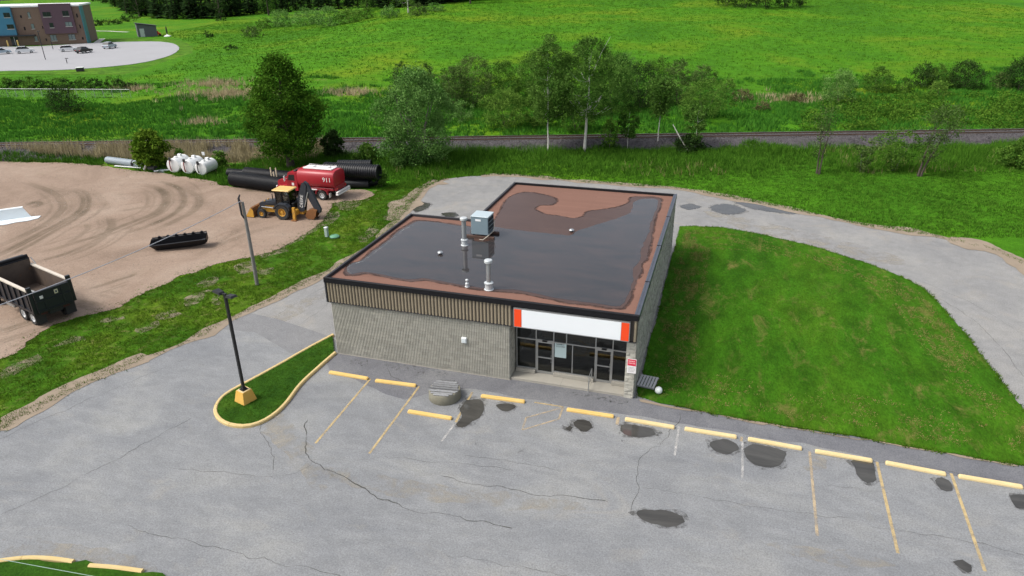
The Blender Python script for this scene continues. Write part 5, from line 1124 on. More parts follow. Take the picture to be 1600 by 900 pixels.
# ================================================================== VEGETATION
M['bark'] = paint('brown_bark', (.07, .055, .042), .95, 0, .35, 6, bumps=.5, bscale=12)
M['bark_g'] = paint('grey_bark', (.15, .135, .12), .95, 0, .35, 6, bumps=.5, bscale=12)
M['birch'] = paint('white_birch_bark', (.55, .53, .48), .8, 0, .12, 3, dirt=(.10, .09, .08), dirt_amt=.42)
LF = {'maple': leafy('maple_leaves', (.022, .075, .007), (.090, .195, .022)), 'willow': leafy('willow_leaves', (.058, .150, .030), (.205, .360, .100)), 'birch': leafy('birch_leaves', (.038, .105, .016), (.130, .240, .050)),
      'poplar': leafy('poplar_leaves', (.028, .086, .014), (.105, .205, .038)), 'shrub': leafy('shrub_leaves', (.038, .105, .016), (.130, .245, .040)), 'light': leafy('light_green_leaves', (0.054, 0.132, 0.019), (0.171, 0.295, 0.054)), 'olive': leafy('olive_leaves', (.042, .085, .020), (.130, .200, .060)),
      'brown': leafy('brownish_twigs', (0.085, 0.078, 0.039), (0.217, 0.194, 0.093)), 'yellow': leafy('yellow_green_leaves', (.050, .115, .010), (.185, .290, .035)), 'dark': leafy('dark_leaves', (0.016, 0.040, 0.011), (0.053, 0.096, 0.028)), 'conifer': leafy('conifer_needles', (0.009, 0.025, 0.009), (0.034, 0.070, 0.022)), 'conifer2': leafy('spruce_needles', (0.016, 0.040, 0.016), (0.053, 0.102, 0.034))}
def leaf_cloud(cent, n_per, rad, size, rs, flat=.75, up=.5, aspect=.55):
    """n_per leaf-shaped quads round each clump centre; returns verts, quads and a tone per leaf."""
    c = np.repeat(cent, n_per, 0); N = len(c); rr = np.repeat(rad, n_per) if hasattr(rad, '__len__') else rad
    off = rs.normal(size=(N, 3))*.5; off *= (rr[:, None] if hasattr(rr, '__len__') else rr); off[:, 2] *= flat; P = c+off
    nrm = rs.normal(size=(N, 3)); nrm[:, 2] += up*1.5; nrm /= np.linalg.norm(nrm, axis=1, keepdims=True)
    t = rs.normal(size=(N, 3)); t -= nrm*(t*nrm).sum(1, keepdims=True); t /= np.linalg.norm(t, axis=1, keepdims=True)+1e-9; b = np.cross(nrm, t)
    s = size*rs.uniform(.6, 1.3, (N, 1)); V = np.stack([P-t*s, P-b*s*aspect, P+t*s, P+b*s*aspect], 1).reshape(-1, 3)
    tone = np.repeat(rs.uniform(.0, .95, len(cent)), n_per)+rs.uniform(-.18, .22, N)
    return V, np.arange(N*4).reshape(N, 4), np.clip(tone, 0, 1)
def env_r(prof, t): return np.interp(t, [p[0] for p in prof], [p[1] for p in prof])
def make_plant(name, loc, Hh, prof, z0, nclump, nleaf, leaf, clump_r, leafmat, barkmat, trunk_r, seed, stems=1, limb=10, spread=.5, lean=(0, 0), bare_top=False, up=.5, shell=.55):
    """Trunk with limbs, crown of leaf clumps inside an uneven envelope. prof: (height fraction, radius)."""
    rs = np.random.default_rng(seed); o = empty(name, tuple(loc)); tw = MB(); R0 = max(p[1] for p in prof)
    cents = []; lobes = rs.uniform(0, 2*PI, 4)
    tries = 0
    while len(cents) < nclump and tries < nclump*20:
        tries += 1
        t = rs.uniform(0, 1); r = env_r(prof, t); 
        if rs.uniform() > (r/R0)**.8+.08: continue
        a = rs.uniform(0, 2*PI); wob = 1+.20*math.sin(3*a+lobes[0]+5*t)+.16*math.sin(5*a+lobes[1]-9*t)+.16*math.sin(2*a+lobes[2]+13*t)
        q = r*wob*(shell+(1-shell)*rs.uniform()**.6 if rs.uniform() < .78 else rs.uniform()**.5)
        z = z0+(Hh-z0)*t
        cents.append((q*math.cos(a)+lean[0]*z/Hh, q*math.sin(a)+lean[1]*z/Hh, z))
    cents = np.array(cents); rad = clump_r*rs.uniform(.7, 1.35, len(cents))
    for s_ in range(stems):
        a = 2*PI*s_/stems+rs.uniform(-.4, .4); sp = 0 if stems == 1 else spread*R0
        top = np.array([sp*math.cos(a)+lean[0]*.85, sp*math.sin(a)+lean[1]*.85, Hh*(.9 if stems == 1 else rs.uniform(.6, .85))]); n = 7; pts = []
        for i in range(n+1):
            t = i/n; w_ = np.array([rs.normal()*.018*Hh*t*(i > 0)*.6, rs.normal()*.018*Hh*t*.6, 0]); pts.append(np.array([0, 0, -.2])*(1-t)+top*np.array([t**1.3, t**1.3, t])+w_+(np.array([.12*math.cos(a), .12*math.sin(a), 0]) if stems > 1 else 0))
        rr = [trunk_r*(1-.85*i/n)**1.0*(1.25 if i == 0 else 1) for i in range(n+1)]; tw.tube(pts, rr, 8 if trunk_r > .12 else 5)
        pa = np.array(pts)
        for l in range(max(1, limb//stems)):
            c = cents[rs.integers(len(cents))]; zc = max(.12*Hh, .9*z0, c[2]-(.08+.2*rs.uniform())*Hh-.15*np.hypot(c[0], c[1])); k = min(n-1, int(np.searchsorted(pa[:, 2], zc))); k = max(1, k)
            b = pa[k]; m = (b+c)/2+np.array([0, 0, -.04*Hh]); r1 = max(.012, rr[k]*.45); tw.tube([b, m, c], [r1, r1*.65, r1*.2], 5)
    tw.build('trunk', barkmat, o, 60)
    V, F_, tone = leaf_cloud(cents, nleaf, rad, leaf, rs, up=up)
    V[:, 2] = np.maximum(V[:, 2], .02)
    link('crown', np_mesh('crown', V, F_, leafmat, tone), o); return o
def plant_px(name, base, top, halfw, label, cat, leafmat, bark='bark', shape='round', dens=1.0, seed=1, group=None, **kw):
    """base and top pixels on the photograph give the ground point and height; halfw is the half width in pixels."""
    p = T(*base); u = dist_px(p); Hh = max(.6, top_z(p, *top)-p[2]); R = halfw*u
    prof = {'round': [(0, .55*R), (.25, .95*R), (.5, R), (.75, .8*R), (1, .25*R)], 'dome': [(0, .9*R), (.3, R), (.6, .88*R), (.85, .55*R), (1, .15*R)], 'ovate': [(0, .55*R), (.18, .9*R), (.38, R), (.6, .82*R), (.8, .5*R), (.93, .26*R), (1, .08*R)],
            'column': [(0, .5*R), (.3, .9*R), (.55, R), (.8, .7*R), (1, .15*R)], 'vase': [(0, .25*R), (.4, .7*R), (.75, R), (1, .4*R)]}[shape]
    leaf = kw.pop('leaf', max(.10, u*1.0)); area = (2*halfw)*(Hh/u); nl = kw.pop('nl', 22)
    nc = int(max(14, min(1500, dens*area*.16))); z0 = kw.pop('z0', .05)*Hh
    tr = kw.pop('trunk_r', .018*Hh)
    o = make_plant(name, p, Hh, prof, z0, nc, nl, leaf, kw.pop('clump', max(.3, .13*R+1.3*u)), LF[leafmat], M[bark], tr, seed, **kw)
    return tag(o, label, cat, group)

plant_px('maple_tree', (455, 264), (455, 84), 54, 'large dark green broadleaf tree behind the tanker truck', 'tree', 'maple', 'bark', 'ovate', .27, 1, z0=.15, trunk_r=.45, limb=30, leaf=.135, nl=44, clump=.72)
plant_px('willow_tree', (655, 258), (655, 108), 52, 'wide grey-green willow left of the railway birches', 'tree', 'willow', 'bark_g', 'round', .30, 2, z0=.04, stems=5, trunk_r=.17, limb=34, leaf=.115, nl=44, spread=.55, clump=.62)
plant_px('birch_tree', (856, 240), (845, 57), 33, 'slim birch with a thin white trunk in front of the track', 'tree', 'birch', 'birch', 'column', .2, 3, z0=.30, trunk_r=.12, limb=22, leaf=.115, nl=42, clump=.52)
B2 = plant_px('birch_tree', (913, 240), (925, 60), 56, 'tallest birch with a thick forked white trunk by the track', 'tree', 'birch', 'birch', 'column', .15, 4, z0=.34, trunk_r=.2, limb=32, leaf=.115, nl=44, clump=.56, lean=(.5, 0))
MB().tube([(0, 0, 5.1), (-.5, 0, 5.7), (-1.6, .1, 7.2)], [.13, .1, .05], 7).build('dead_branch', M['birch'], B2); MB().tube([(0, 0, 5.2), (.9, 0, 6.3), (1.5, 0, 6.6), (2.0, .1, 7.4)], [.16, .13, .1, .05], 7).build('dead_branch', M['birch'], B2)
MB().tube([(.6, 0, 9.5), (1.6, -.2, 12), (2.7, -.3, 14)], [.06, .04, .012], 5).build('dead_branch', M['birch'], B2)
plant_px('young_birch', (1027, 232), (1032, 122), 20, 'sparse young birch with speckled trunk right of the tallest birch', 'tree', 'birch', 'birch', 'vase', .3, 5, z0=.5, trunk_r=.09, limb=10, leaf=.14, clump=.7)
plant_px('sapling', (980, 236), (985, 160), 16, 'thin dark sapling between the two right birches', 'tree', 'poplar', 'birch', 'column', .32, 6, z0=.3, trunk_r=.05, limb=7, leaf=.13)
plant_px('sapling', (952, 238), (952, 185), 14, 'low sapling just right of the tallest birch trunk', 'tree', 'shrub', 'bark_g', 'column', .3, 7, z0=.2, trunk_r=.045, limb=6, leaf=.13)
plant_px('sapling', (1085, 236), (1092, 165), 18, 'thin sapling behind the leaning dead trunk', 'tree', 'birch', 'birch', 'vase', .25, 8, z0=.25, trunk_r=.05, limb=7, leaf=.13)
plant_px('railway_shrub', (1075, 236), (1070, 212), 24, 'small dark shrub under the leaning dead trunk', 'shrub', 'dark', 'bark', 'dome', .6, 9, leaf=.14)
p = T(1077, 238); o = MB().tube([(0, 0, -.1), (-1.2, .1, 1.6), (-2.3, .2, 3.3)], [.1, .08, .05], 8).build('leaning_dead_trunk', M['birch']); o.location = p; tag(o, 'bare pale trunk leaning left beside the track', 'dead trunk')
def bare(base, top, lean, label, seed, r=.13, leafmat='olive', dens=.10, hw=20):
    return plant_px('bare_tree', base, top, hw, label, 'tree', leafmat, 'bark', 'vase', dens, seed, z0=.25, trunk_r=r, limb=26, leaf=.1, stems=2, spread=.25, lean=lean, clump=.6)
bare((1278, 272), (1278, 163), (0, 0), 'nearly leafless grey tree in front of the ballast, left one', 11, .12, 'olive', .09, 16); bare((1436, 276), (1462, 165), (1.5, 0), 'leaning grey sparse tree in front of the ballast, right one', 12, .14, 'olive', .13, 30)
plant_px('verge_shrub', (1395, 268), (1395, 200), 30, 'feathery sparse green shrub between the two bare trees', 'shrub', 'shrub', 'bark_g', 'vase', .22, 13, leaf=.11, stems=3, trunk_r=.03)
plant_px('verge_shrub', (1345, 270), (1350, 215), 18, 'thin twiggy shrub right of the left bare tree', 'shrub', 'olive', 'bark_g', 'vase', .2, 14, leaf=.11, stems=3, trunk_r=.03)
plant_px('verge_shrub', (1590, 262), (1590, 215), 26, 'green verge shrub at the right picture edge', 'shrub', 'shrub', 'bark', 'dome', .45, 15, leaf=.13)
plant_px('yard_shrub', (240, 264), (240, 202), 24, 'yellow-green shrub at the yard edge left of the white tanks', 'shrub', 'yellow', 'bark', 'round', .8, 16, z0=.1, stems=3, leaf=.17, trunk_r=.05)
plant_px('verge_shrub', (524, 250), (522, 205), 16, 'small dark shrub right of the large dark tree', 'shrub', 'dark', 'bark', 'column', .7, 17, leaf=.16)
plant_px('verge_shrub', (575, 254), (572, 226), 18, 'bright green shrub above the stacked pipes', 'shrub', 'light', 'bark', 'dome', .7, 18, leaf=.14)
plant_px('verge_shrub', (628, 262), (628, 232), 14, 'pale shrub at the foot of the willow', 'shrub', 'willow', 'bark', 'dome', .6, 19, leaf=.13)
plant_px('verge_shrub', (596, 292), (600, 262), 10, 'tall weed clump right of the pipe stack', 'shrub', 'light', 'bark', 'column', .5, 20, leaf=.12)
plant_px('verge_shrub', (345, 262), (345, 236), 9, 'small bright shrub right of the white marker post', 'shrub', 'light', 'bark', 'dome', .7, 120, leaf=.14)
plant_px('verge_shrub', (284, 258), (284, 232), 7, 'small green shrub standing behind the white tanks', 'shrub', 'light', 'bark', 'dome', .7, 121, leaf=.14)
# thicket beyond the track
TH = [((740, 168), (738, 88), 36, 'olive', 'tallest olive bush left of the railway birches'), ((712, 172), (705, 104), 22, 'olive', 'olive bush at the left of the thicket'), ((785, 165), (785, 96), 34, 'shrub', 'rounded green bush in the thicket left of the slim birch'),
      ((628, 140), (628, 95), 14, 'olive', 'grey-olive bush peeking over the willow, left'), ((668, 140), (664, 97), 14, 'olive', 'grey-olive bush peeking over the willow, right'), ((695, 152), (692, 106), 9, 'shrub', 'narrow bush between willow and thicket'),
      ((790, 200), (788, 140), 34, 'light', 'light green bush in front of the thicket, left'), ((838, 198), (836, 143), 24, 'light', 'light green bush in front of the thicket, right'), ((720, 190), (722, 158), 20, 'willow', 'pale bush low beside the willow'),
      ((830, 165), (828, 82), 30, 'shrub', 'tall green bush behind the slim birch'), ((880, 185), (878, 90), 34, 'poplar', 'dark tree between the slim and tallest birches'), ((955, 178), (955, 84), 38, 'poplar', 'dark tree right behind the tallest birch'),
      ((1000, 170), (998, 97), 34, 'dark', 'darkest bush of the right thicket'), ((975, 160), (972, 84), 26, 'willow', 'pale bush crown behind the right thicket'), ((1028, 150), (1026, 88), 22, 'shrub', 'tall bush at the back of the right thicket'), ((1058, 165), (1058, 93), 25, 'olive', 'brownish tall bush in the right thicket'),
      ((1098, 132), (1096, 103), 20, 'olive', 'round brown-green bush behind the right thicket'), ((1098, 186), (1098, 126), 38, 'light', 'broad light green bush right of the young birch'), ((1135, 142), (1135, 122), 16, 'light', 'low green bush right of the thicket'), ((1160, 158), (1160, 140), 16, 'brown', 'low brown bush at the thicket\'s right end'),
      ((900, 205), (898, 160), 26, 'shrub', 'undergrowth bush behind the tallest birch trunk')]
for i, (b, t, hw, lm, lb) in enumerate(TH):
    plant_px('thicket_bush', b, t, hw, lb, 'bush', lm, 'bark', 'round' if (b[1]-t[1]) > 50 else 'dome', .36, 30+i, 'bushes beyond the railway', z0=.08, nl=36, stems=3, trunk_r=.06, limb=8)
RT = [((1310, 160), (1310, 107), 25, 'willow', 'round grey-green bush left in the right field row'), ((1370, 145), (1370, 104), 22, 'shrub', 'second round bush in the right field row'), ((1440, 137), (1440, 98), 20, 'dark', 'dark bush third in the right field row'), ((1462, 139), (1462, 100), 17, 'shrub', 'lighter bush between the two dark ones on the right'),
      ((1503, 139), (1500, 95), 28, 'dark', 'largest dark bush of the right field row'), ((1412, 146), (1412, 122), 13, 'shrub', 'small low bush between second and third field bushes'), ((1592, 142), (1592, 88), 28, 'dark', 'dark bush cut by the right picture edge'), ((1562, 140), (1562, 112), 14, 'olive', 'small olive bush beside the right edge bush'),
      ((1465, 152), (1465, 126), 14, 'light', 'light low bush in front of the dark field bushes'), ((1245, 160), (1245, 146), 18, 'brown', 'low brown scrub left of the field row'), ((1190, 172), (1190, 160), 12, 'brown', 'small reddish scrub beyond the track')]
for i, (b, t, hw, lm, lb) in enumerate(RT):
    plant_px('field_bush', b, t, hw, lb, 'bush', lm, 'bark', 'dome', .8, 60+i, 'bushes along the foot of the field', stems=3, trunk_r=.05, limb=8)
# low scrub carpet on the right beyond the track, too dense to count
rs = np.random.default_rng(5); cs = []
for _ in range(900):
    px, py = rs.uniform(1250, 1640), rs.uniform(148, 199)
    if py < 150+(1400-px)*.08 and px < 1400: continue
    if float(vnoise(px, py*2.5, 45, 8)) < .34: continue
    cs.append((px, py))
C_ = []
for px, py in cs:
    d = ray(px, py); p = CAM+d*((.8-CAM[2])/d[2]); z = float(hz(p[0], p[1])); C_.append((p[0], p[1], z+rs.uniform(.15, .9)))
V, F_, tone = leaf_cloud(np.array(C_), 26, 1.0, .17, rs, .55); tag(link('low_scrub', np_mesh('low_scrub', V, F_, leafy('scrub_leaves', (.035, .10, .012), (.13, .24, .03)), tone)), 'low bright green scrub carpeting the ground beyond the track', 'scrub', kind='stuff')
# shrubs and bushes further off, upper left
FL = [((395, 58), (396, 40), 14, 'olive', 'lone round bush in the upper field'), ((412, 44), (412, 28), 12, 'shrub', 'small bush left of the pale far shrubs'), ((441, 42), (440, 15), 18, 'willow', 'first pale shrub below the dark forest'), ((478, 40), (478, 12), 20, 'willow', 'second pale shrub below the dark forest'), ((515, 41), (514, 10), 22, 'willow', 'widest pale shrub below the dark forest'),
      ((545, 36), (545, 12), 16, 'light', 'light green shrub ending the pale far row'), ((570, 30), (570, 8), 14, 'shrub', 'shrub at the forest edge right of the pale row'), ((610, 28), (610, 8), 14, 'willow', 'pale shrub at the forest edge near the white trunk'), ((655, 24), (655, 6), 16, 'olive', 'olive shrub at the forest edge right of the white trunk'), ((680, 18), (680, 4), 14, 'willow', 'last pale shrub of the forest edge'),
      ((325, 58), (326, 50), 9, 'dark', 'low dark bush in the upper left field'), ((362, 78), (362, 70), 9, 'dark', 'low weed clump in the upper left field'), ((105, 176), (105, 134), 24, 'dark', 'dark bush beyond the wire fence at left'), ((345, 33), (345, 20), 8, 'dark', 'small dark bush by the forest foot'), ((110, 63), (141, 52), 0, '', '')]
for i, (b, t, hw, lm, lb) in enumerate(FL):
    if hw: plant_px('field_shrub', b, t, hw, lb, 'bush', lm, 'bark', 'dome', .7, 80+i, 'shrubs scattered over the far field', stems=3, trunk_r=.05, limb=6)
# far clump on the hill, top right
for i, (x, y, hw) in enumerate(((1135, 9, 22), (1165, 12, 24), (1196, 13, 22), (1226, 12, 22), (1250, 10, 14))):
    plant_px('hill_bush', (x, y), (x, -32), hw, ['leftmost dark tree of the clump at the top of the field', 'second tree from the left in the hilltop clump', 'middle tree of the dark clump at the top of the field', 'second tree from the right in the hilltop clump', 'rightmost low tree of the dark hilltop clump'][i], 'tree', 'dark', 'bark', 'round', .5, 100+i, 'clump of bushy trees on the upper field', stems=3, trunk_r=.08)
# dark forest, top left: conifers and a few broadleaved trees, each its own tree
def conifer_mesh(Hh, R, seed, mat):
    rs = np.random.default_rng(seed); V = []; tone = []
    nw = 26
    for i in range(nw):
        t = i/nw; z = Hh*(.06+.92*t); r = R*(1-t)**.85*rs.uniform(.75, 1.15)
        for k in range(int(7+9*(1-t))):
            a = rs.uniform(0, 2*PI); d = np.array([math.cos(a), math.sin(a), 0]); s = np.array([-d[1], d[0], 0]); tip = d*r*rs.uniform(.7, 1.1)+np.array([0, 0, z-.22*r]); b = np.array([0, 0, z]); tn = rs.uniform(.1, .9)
            for u0, u1 in ((.15, .6), (.45, 1.0)):
                A, Bq = b+(tip-b)*u0, b+(tip-b)*u1; wd = .2*r*(1.15-u0)+.12
                V += [A, (A+Bq)/2+s*wd-np.array([0, 0, .1]), Bq, (A+Bq)/2-s*wd-np.array([0, 0, .1])]; tone.append(tn)
    V = np.array(V); return np_mesh('crown', V, np.arange(len(V)).reshape(-1, 4), mat, np.array(tone))
con = [(conifer_mesh(20, 3.6, s_, LF['conifer' if s_ % 3 else 'conifer2']), MB().tube([(0, 0, -.5), (0, 0, 18)], [.3, .05], 6).mesh('trunk', M['bark'])) for s_ in range(5)]
rs = np.random.default_rng(21); spots = []
edge = [(205, 22), (260, 30), (330, 29), (400, 22), (450, 18), (520, 14), (600, 12), (660, 8), (720, 2), (800, -4), (880, -7)]
ex, ey = [e[0] for e in edge], [e[1] for e in edge]
for row in range(4):
    for px in np.arange(200-row*10, 900, 13 if row else 10):
        px = px+rs.uniform(-5, 5); py = float(np.interp(px, ex, ey))-row*5.5+rs.uniform(-1.0, 1.0); spots.append((px, py, row))
for i, (px, py, row) in enumerate(spots):
    p = T(px, max(py, -22)); m_, t_ = con[rs.integers(5)]; o = empty('conifer_tree', p, rs.uniform(0, 6.28)); k = rs.uniform(.75, 1.15)*(1.0 if row else .85); o.scale = (k*rs.uniform(1.4, 1.8), k*rs.uniform(1.4, 1.8), k)
    link('trunk', t_, o); link('crown', m_, o); tag(o, 'dark conifer in the dense forest along the top edge', 'tree', 'conifers of the far forest')
for i, (x, y, hw, lm) in enumerate(((218, 26, 16, 'dark'), (198, 20, 14, 'dark'), (345, 31, 14, 'dark'), (420, 24, 16, 'poplar'), (575, 18, 16, 'poplar'), (638, 20, 14, 'birch'), (735, 6, 14, 'dark'))):
    plant_px('forest_tree', (x, y), (x, y-75), hw, ['leafy tree at the left end of the forest edge', 'leafy tree at the forest\'s far left corner', 'leafy tree among the conifers behind the field', 'broad leafy tree above the pale far shrubs', 'leafy tree left of the white trunk at the forest edge', 'tree with a white trunk at the forest edge', 'leafy tree at the right end of the forest edge'][i], 'tree', lm, 'birch' if i == 5 else 'bark', 'ovate', .35, 140+i, z0=.12)
# hedges round the apartment block
for i, (x, y) in enumerate(((150, 40), (166, 39), (182, 38), (196, 34), (208, 29), (222, 22), (204, 14), (186, 9), (168, 5), (152, 2))):
    plant_px('hedge_bush', (x, y), (x, y-9), 11, 'dark bush of the hedge round the apartment lawn', 'bush', 'dark', 'bark', 'dome', .6, 160+i, 'hedge round the apartment lawn')
for i, x in enumerate(range(8, 205, 14)):
    plant_px('belt_bush', (x, 139+2*(i % 2)), (x, 120+3*(i % 3)), 11, 'dark bush in the belt between car park and wire fence', 'bush', 'dark' if i % 3 else 'shrub', 'bark', 'dome', .6, 180+i, 'bush belt below the apartment car park')
# ------------------------------------------------ grass: far too many blades to count
def blades(pts, h, wd, n, spread, rs, lean=.35, tone=(0, 1)):
    """n triangular blades round each point (x, y, z)."""
    N = len(pts); c = np.repeat(pts, n, 0); K = N*n; hh = (np.repeat(h, n) if hasattr(h, '__len__') else np.full(K, h))*rs.uniform(.55, 1.2, K)
    a = rs.uniform(0, 2*PI, K); off = np.stack([np.cos(a), np.sin(a)], 1)*(rs.uniform(0, 1, K)**.5*spread)[:, None]; b = c.copy(); b[:, :2] += off; b[:, 2] -= .02
    a2 = rs.uniform(0, 2*PI, K); sd = np.stack([np.cos(a2), np.sin(a2), np.zeros(K)], 1)*(wd*rs.uniform(.7, 1.3, K))[:, None]*.5
    ln = np.stack([np.cos(a), np.sin(a)], 1)*(hh*lean*rs.uniform(.2, 1.3, K))[:, None]; tip = b.copy(); tip[:, :2] += ln; tip[:, 2] += hh
    V = np.stack([b-sd, b+sd, tip], 1).reshape(-1, 3); tn = np.clip(np.repeat(rs.uniform(tone[0], tone[1], N), n)+rs.uniform(-.15, .15, K), 0, 1)
    return V, np.arange(K*3).reshape(K, 3), tn
def grass_obj(name, pts, h, wd, n, spread, mat, label, seed, **k):
    rs = np.random.default_rng(seed); pts = np.column_stack([pts[:, 0], pts[:, 1], pts[:, 2] if pts.shape[1] > 2 else hz(pts[:, 0], pts[:, 1])])
    V, F_, tn = blades(pts, h, wd, n, spread, rs, **k); return tag(link(name, np_mesh(name, V, F_, mat, tn)), label, 'grass', kind='stuff')
rs = np.random.default_rng(77)
def scatter(n, a0, a1, s0, s1, pw=1.0):
    a = rs.uniform(a0, a1, n)+A0; s = s0+(s1-s0)*rs.uniform(0, 1, n)**pw; return np.stack([RA[0]+RD[0]*a+RN[0]*s, RA[1]+RD[1]*a+RN[1]*s], 1)
def inview(P, m=60):
    z = hz(P[:, 0], P[:, 1]); q = np.column_stack([P, z])-CAM; f = q@AX_F; x = 800+CAM_F*(q@AX_R)/f; y = 450-CAM_F*(q@AX_U)/f; return (f > 1) & (x > -m) & (x < 1600+m) & (y > -m) & (y < 900+m)
def keep(P, *polys):
    k = inview(P)
    for q in polys: k &= ~in_poly(P[:, 0], P[:, 1], q)
    return P[k]
GM = {'verge': leafy('verge_grass', (0.027, 0.090, 0.009), (0.093, 0.225, 0.024), .3, None, 1.6), 'reed': leafy('dry_reeds', (.30, .24, .14), (.55, .46, .30), .3, None, 1.6), 'far': leafy('field_grass', (0.042, 0.128, 0.012), (0.105, 0.262, 0.024), .3, None, 1.6), 'lush': leafy('lush_meadow_grass', (0.030, 0.128, 0.015), (0.083, 0.247, 0.030), .3, None, 1.6), 'lawn': leafy('lawn_blades', (0.033, 0.093, 0.007), (0.108, 0.192, 0.018), .3, None, 1.6), 'strip': leafy('rough_grass_blades', (0.039, 0.108, 0.009), (0.128, 0.210, 0.022), .3, None, 1.6), 'flower': leafy('straw_stalks', (0.225, 0.180, 0.075), (0.390, 0.330, 0.165), .3, None, 1.6)}
P = keep(scatter(78000, -75, 85, -36, -2.8), PAVE, YARD, LAWN); P = P[(P[:, 0] > -34) & ~((P[:, 0] < -9) & (P[:, 1] < 37-.0*P[:, 0]) & (P[:, 1] < 33.5))]
nz = vnoise(P[:, 0], P[:, 1], 3.5, 12)
edge_d = np.clip((rail_as(P[:, 0], P[:, 1])[1]+20)/9, .32, 1)
near_b = 1+1.1*sstep(-10, -5, rail_as(P[:, 0], P[:, 1])[1])*vnoise(P[:, 0], P[:, 1], 5, 61)
grass_obj('verge_grass', P, (.30*edge_d+.55*nz*edge_d)*near_b, .07, 6, .22, GM['verge'], 'tall green grass between the driveway and the railway', 1)
def yard_s(P): return np.interp(P[:, 0], [-90, -65, -52, -44, -33, -26], [-4.0, -4.5, -6.8, -10.2, -15, -17])
def on_ballast(P): return np.interp(rail_as(P[:, 0], P[:, 1])[1], [-4.6, -3.6, -2.1], [0, .4, .98])
P = keep(scatter(9000, -95, -20, -9, -1.9), YARD); P = P[P[:, 0] < -27]; sv = rail_as(P[:, 0], P[:, 1])[1]; P = P[sv > np.maximum(-6.5, .66*yard_s(P))]; P = P[vnoise(P[:, 0], P[:, 1], 4, 14) > .28]
grass_obj('reeds', np.column_stack([P, on_ballast(P)]), 1.25, .06, 7, .3, GM['reed'], 'tall dry tan reeds along the railway at left', 2, lean=.16)
P = keep(scatter(22000, -98, -20, -17, -2.4), YARD); P = P[P[:, 0] < -24]; sv = rail_as(P[:, 0], P[:, 1])[1]; P = P[(sv < .6*yard_s(P)) & (sv > yard_s(P)-1.5)]
CUL = [tuple(G(*q)[:2]) for q in ((160, 252), (232, 256), (236, 268), (160, 262))]; P = P[~in_poly(P[:, 0], P[:, 1], CUL)]
grass_obj('yard_edge_grass', np.column_stack([P, on_ballast(P)]), .5, .07, 6, .25, GM['verge'], 'green grass fringe between the yard and the reeds', 3)
P = keep(scatter(60000, -110, 100, 3.4, 60)); sv = rail_as(P[:, 0], P[:, 1])[1]; P = P[vnoise(P[:, 0], P[:, 1], 5, 15)+.35*(vnoise(P[:, 0], P[:, 1], 1.7, 16)-.5) > .12+.6*sstep(20, 60, sv)]
grass_obj('meadow_grass', P, .25+.6*vnoise(P[:, 0], P[:, 1], 3, 17), .12, 5, .35, GM['lush'], 'lush tall grass beyond the railway', 4)
P = keep(scatter(40000, -140, 170, 34, 260, .8)); FLOT = [tuple(G(*q)[:2]) for q in ((-80, 128), (0, 120), (100, 120), (220, 118), (268, 106), (306, 84), (300, 66), (270, 58), (200, 57), (-80, 60))]; P = P[~in_poly(P[:, 0], P[:, 1], FLOT)]
grass_obj('field_grass', P, .34, .22, 4, .6, GM['far'], 'short bright grass over the far sloping field', 5)
P = keep(np.stack([rs.uniform(17, 40, 60000), rs.uniform(-1, 30, 60000)], 1)); P = P[in_poly(P[:, 0], P[:, 1], LAWN)]; P = np.column_stack([P, np.full(len(P), .07)])
grass_obj('lawn_blades', P, .055, .03, 3, .09, GM['lawn'], 'short mown blades of the lawn beside the shop', 6)
P = np.stack([rs.uniform(-27, -6, 60000), rs.uniform(-13, 40, 60000)], 1); P = P[in_poly(P[:, 0], P[:, 1], STRIP)]; P = keep(P, PAVE, YARD); P = P[vnoise(P[:, 0], P[:, 1], 1.1, 19)+.5*(vnoise(P[:, 0], P[:, 1], .4, 20)-.5) > .25]
grass_obj('rough_grass', P, .14, .04, 4, .14, GM['strip'], 'rough grass strip between the yard and the driveway', 7)
P = np.stack([rs.uniform(-5, 2, 9000), rs.uniform(-10, 4, 9000)], 1); P = P[in_poly(P[:, 0], P[:, 1], isl)]; P = np.column_stack([P, np.full(len(P), .13)])
grass_obj('island_blades', P, .07, .03, 4, .08, GM['lawn'], 'short grass on the lamp post island', 8, tone=(0, .6))
P = scatter(1400, -70, 80, -16, -3); P = keep(P, PAVE, YARD); P = P[vnoise(P[:, 0], P[:, 1], 6, 22) > .62]
grass_obj('dry_stalks', P, .8, .05, 4, .3, GM['flower'], 'scattered straw coloured stalks in the railway verge', 9)
P = np.concatenate([np.column_stack([T(*q)[0]+rs.normal(0, s_, n), T(*q)[1]+rs.normal(0, s_*.6, n)]) for q, s_, n in (((365, 148), 5.5, 420), ((335, 132), 4, 160), ((550, 146), 3, 130), ((205, 140), 3, 80), ((320, 192), 2, 40), ((1240, 155), 4, 120))])
grass_obj('dry_tussocks', P, 1.0, .09, 6, .35, GM['reed'], 'patches of dead tan grass in the meadow beyond the track', 10, lean=.3)
# rows of dry clippings left by the mower round the lawn
from mathutils import Vector as _V
L_ = np.array(LAWN); cen = np.array([27.0, 12.0]); rows = []
for inset, k in ((.05, 0), (.075, .5), (.10, 1), (.16, .9), (.20, .9), (.245, .8), (.30, .5)):
    ring = L_+(cen-L_)*inset; ang = np.arange(len(ring))
    for q in ring:
        wgt = k*(.35+.65*float(vnoise(q[0], q[1], 5, 31)))*(1.0 if (q[0] < 23 or q[0] > 29) else .45)
        for _ in range(26):
            if rs.uniform() < wgt*.8 and float(vnoise(q[0], q[1], .8, 33)) > .42: rows.append((q[0]+rs.normal(0, .10), q[1]+rs.normal(0, .16), .072))
grass_obj('grass_clippings', np.array(rows), .06, .06, 4, .12, leafy('dry_clippings', (.15, .13, .04), (.30, .25, .11), .2, None, 1.6), 'rows of dry mower clippings curving round the lawn', 11, lean=1.6)
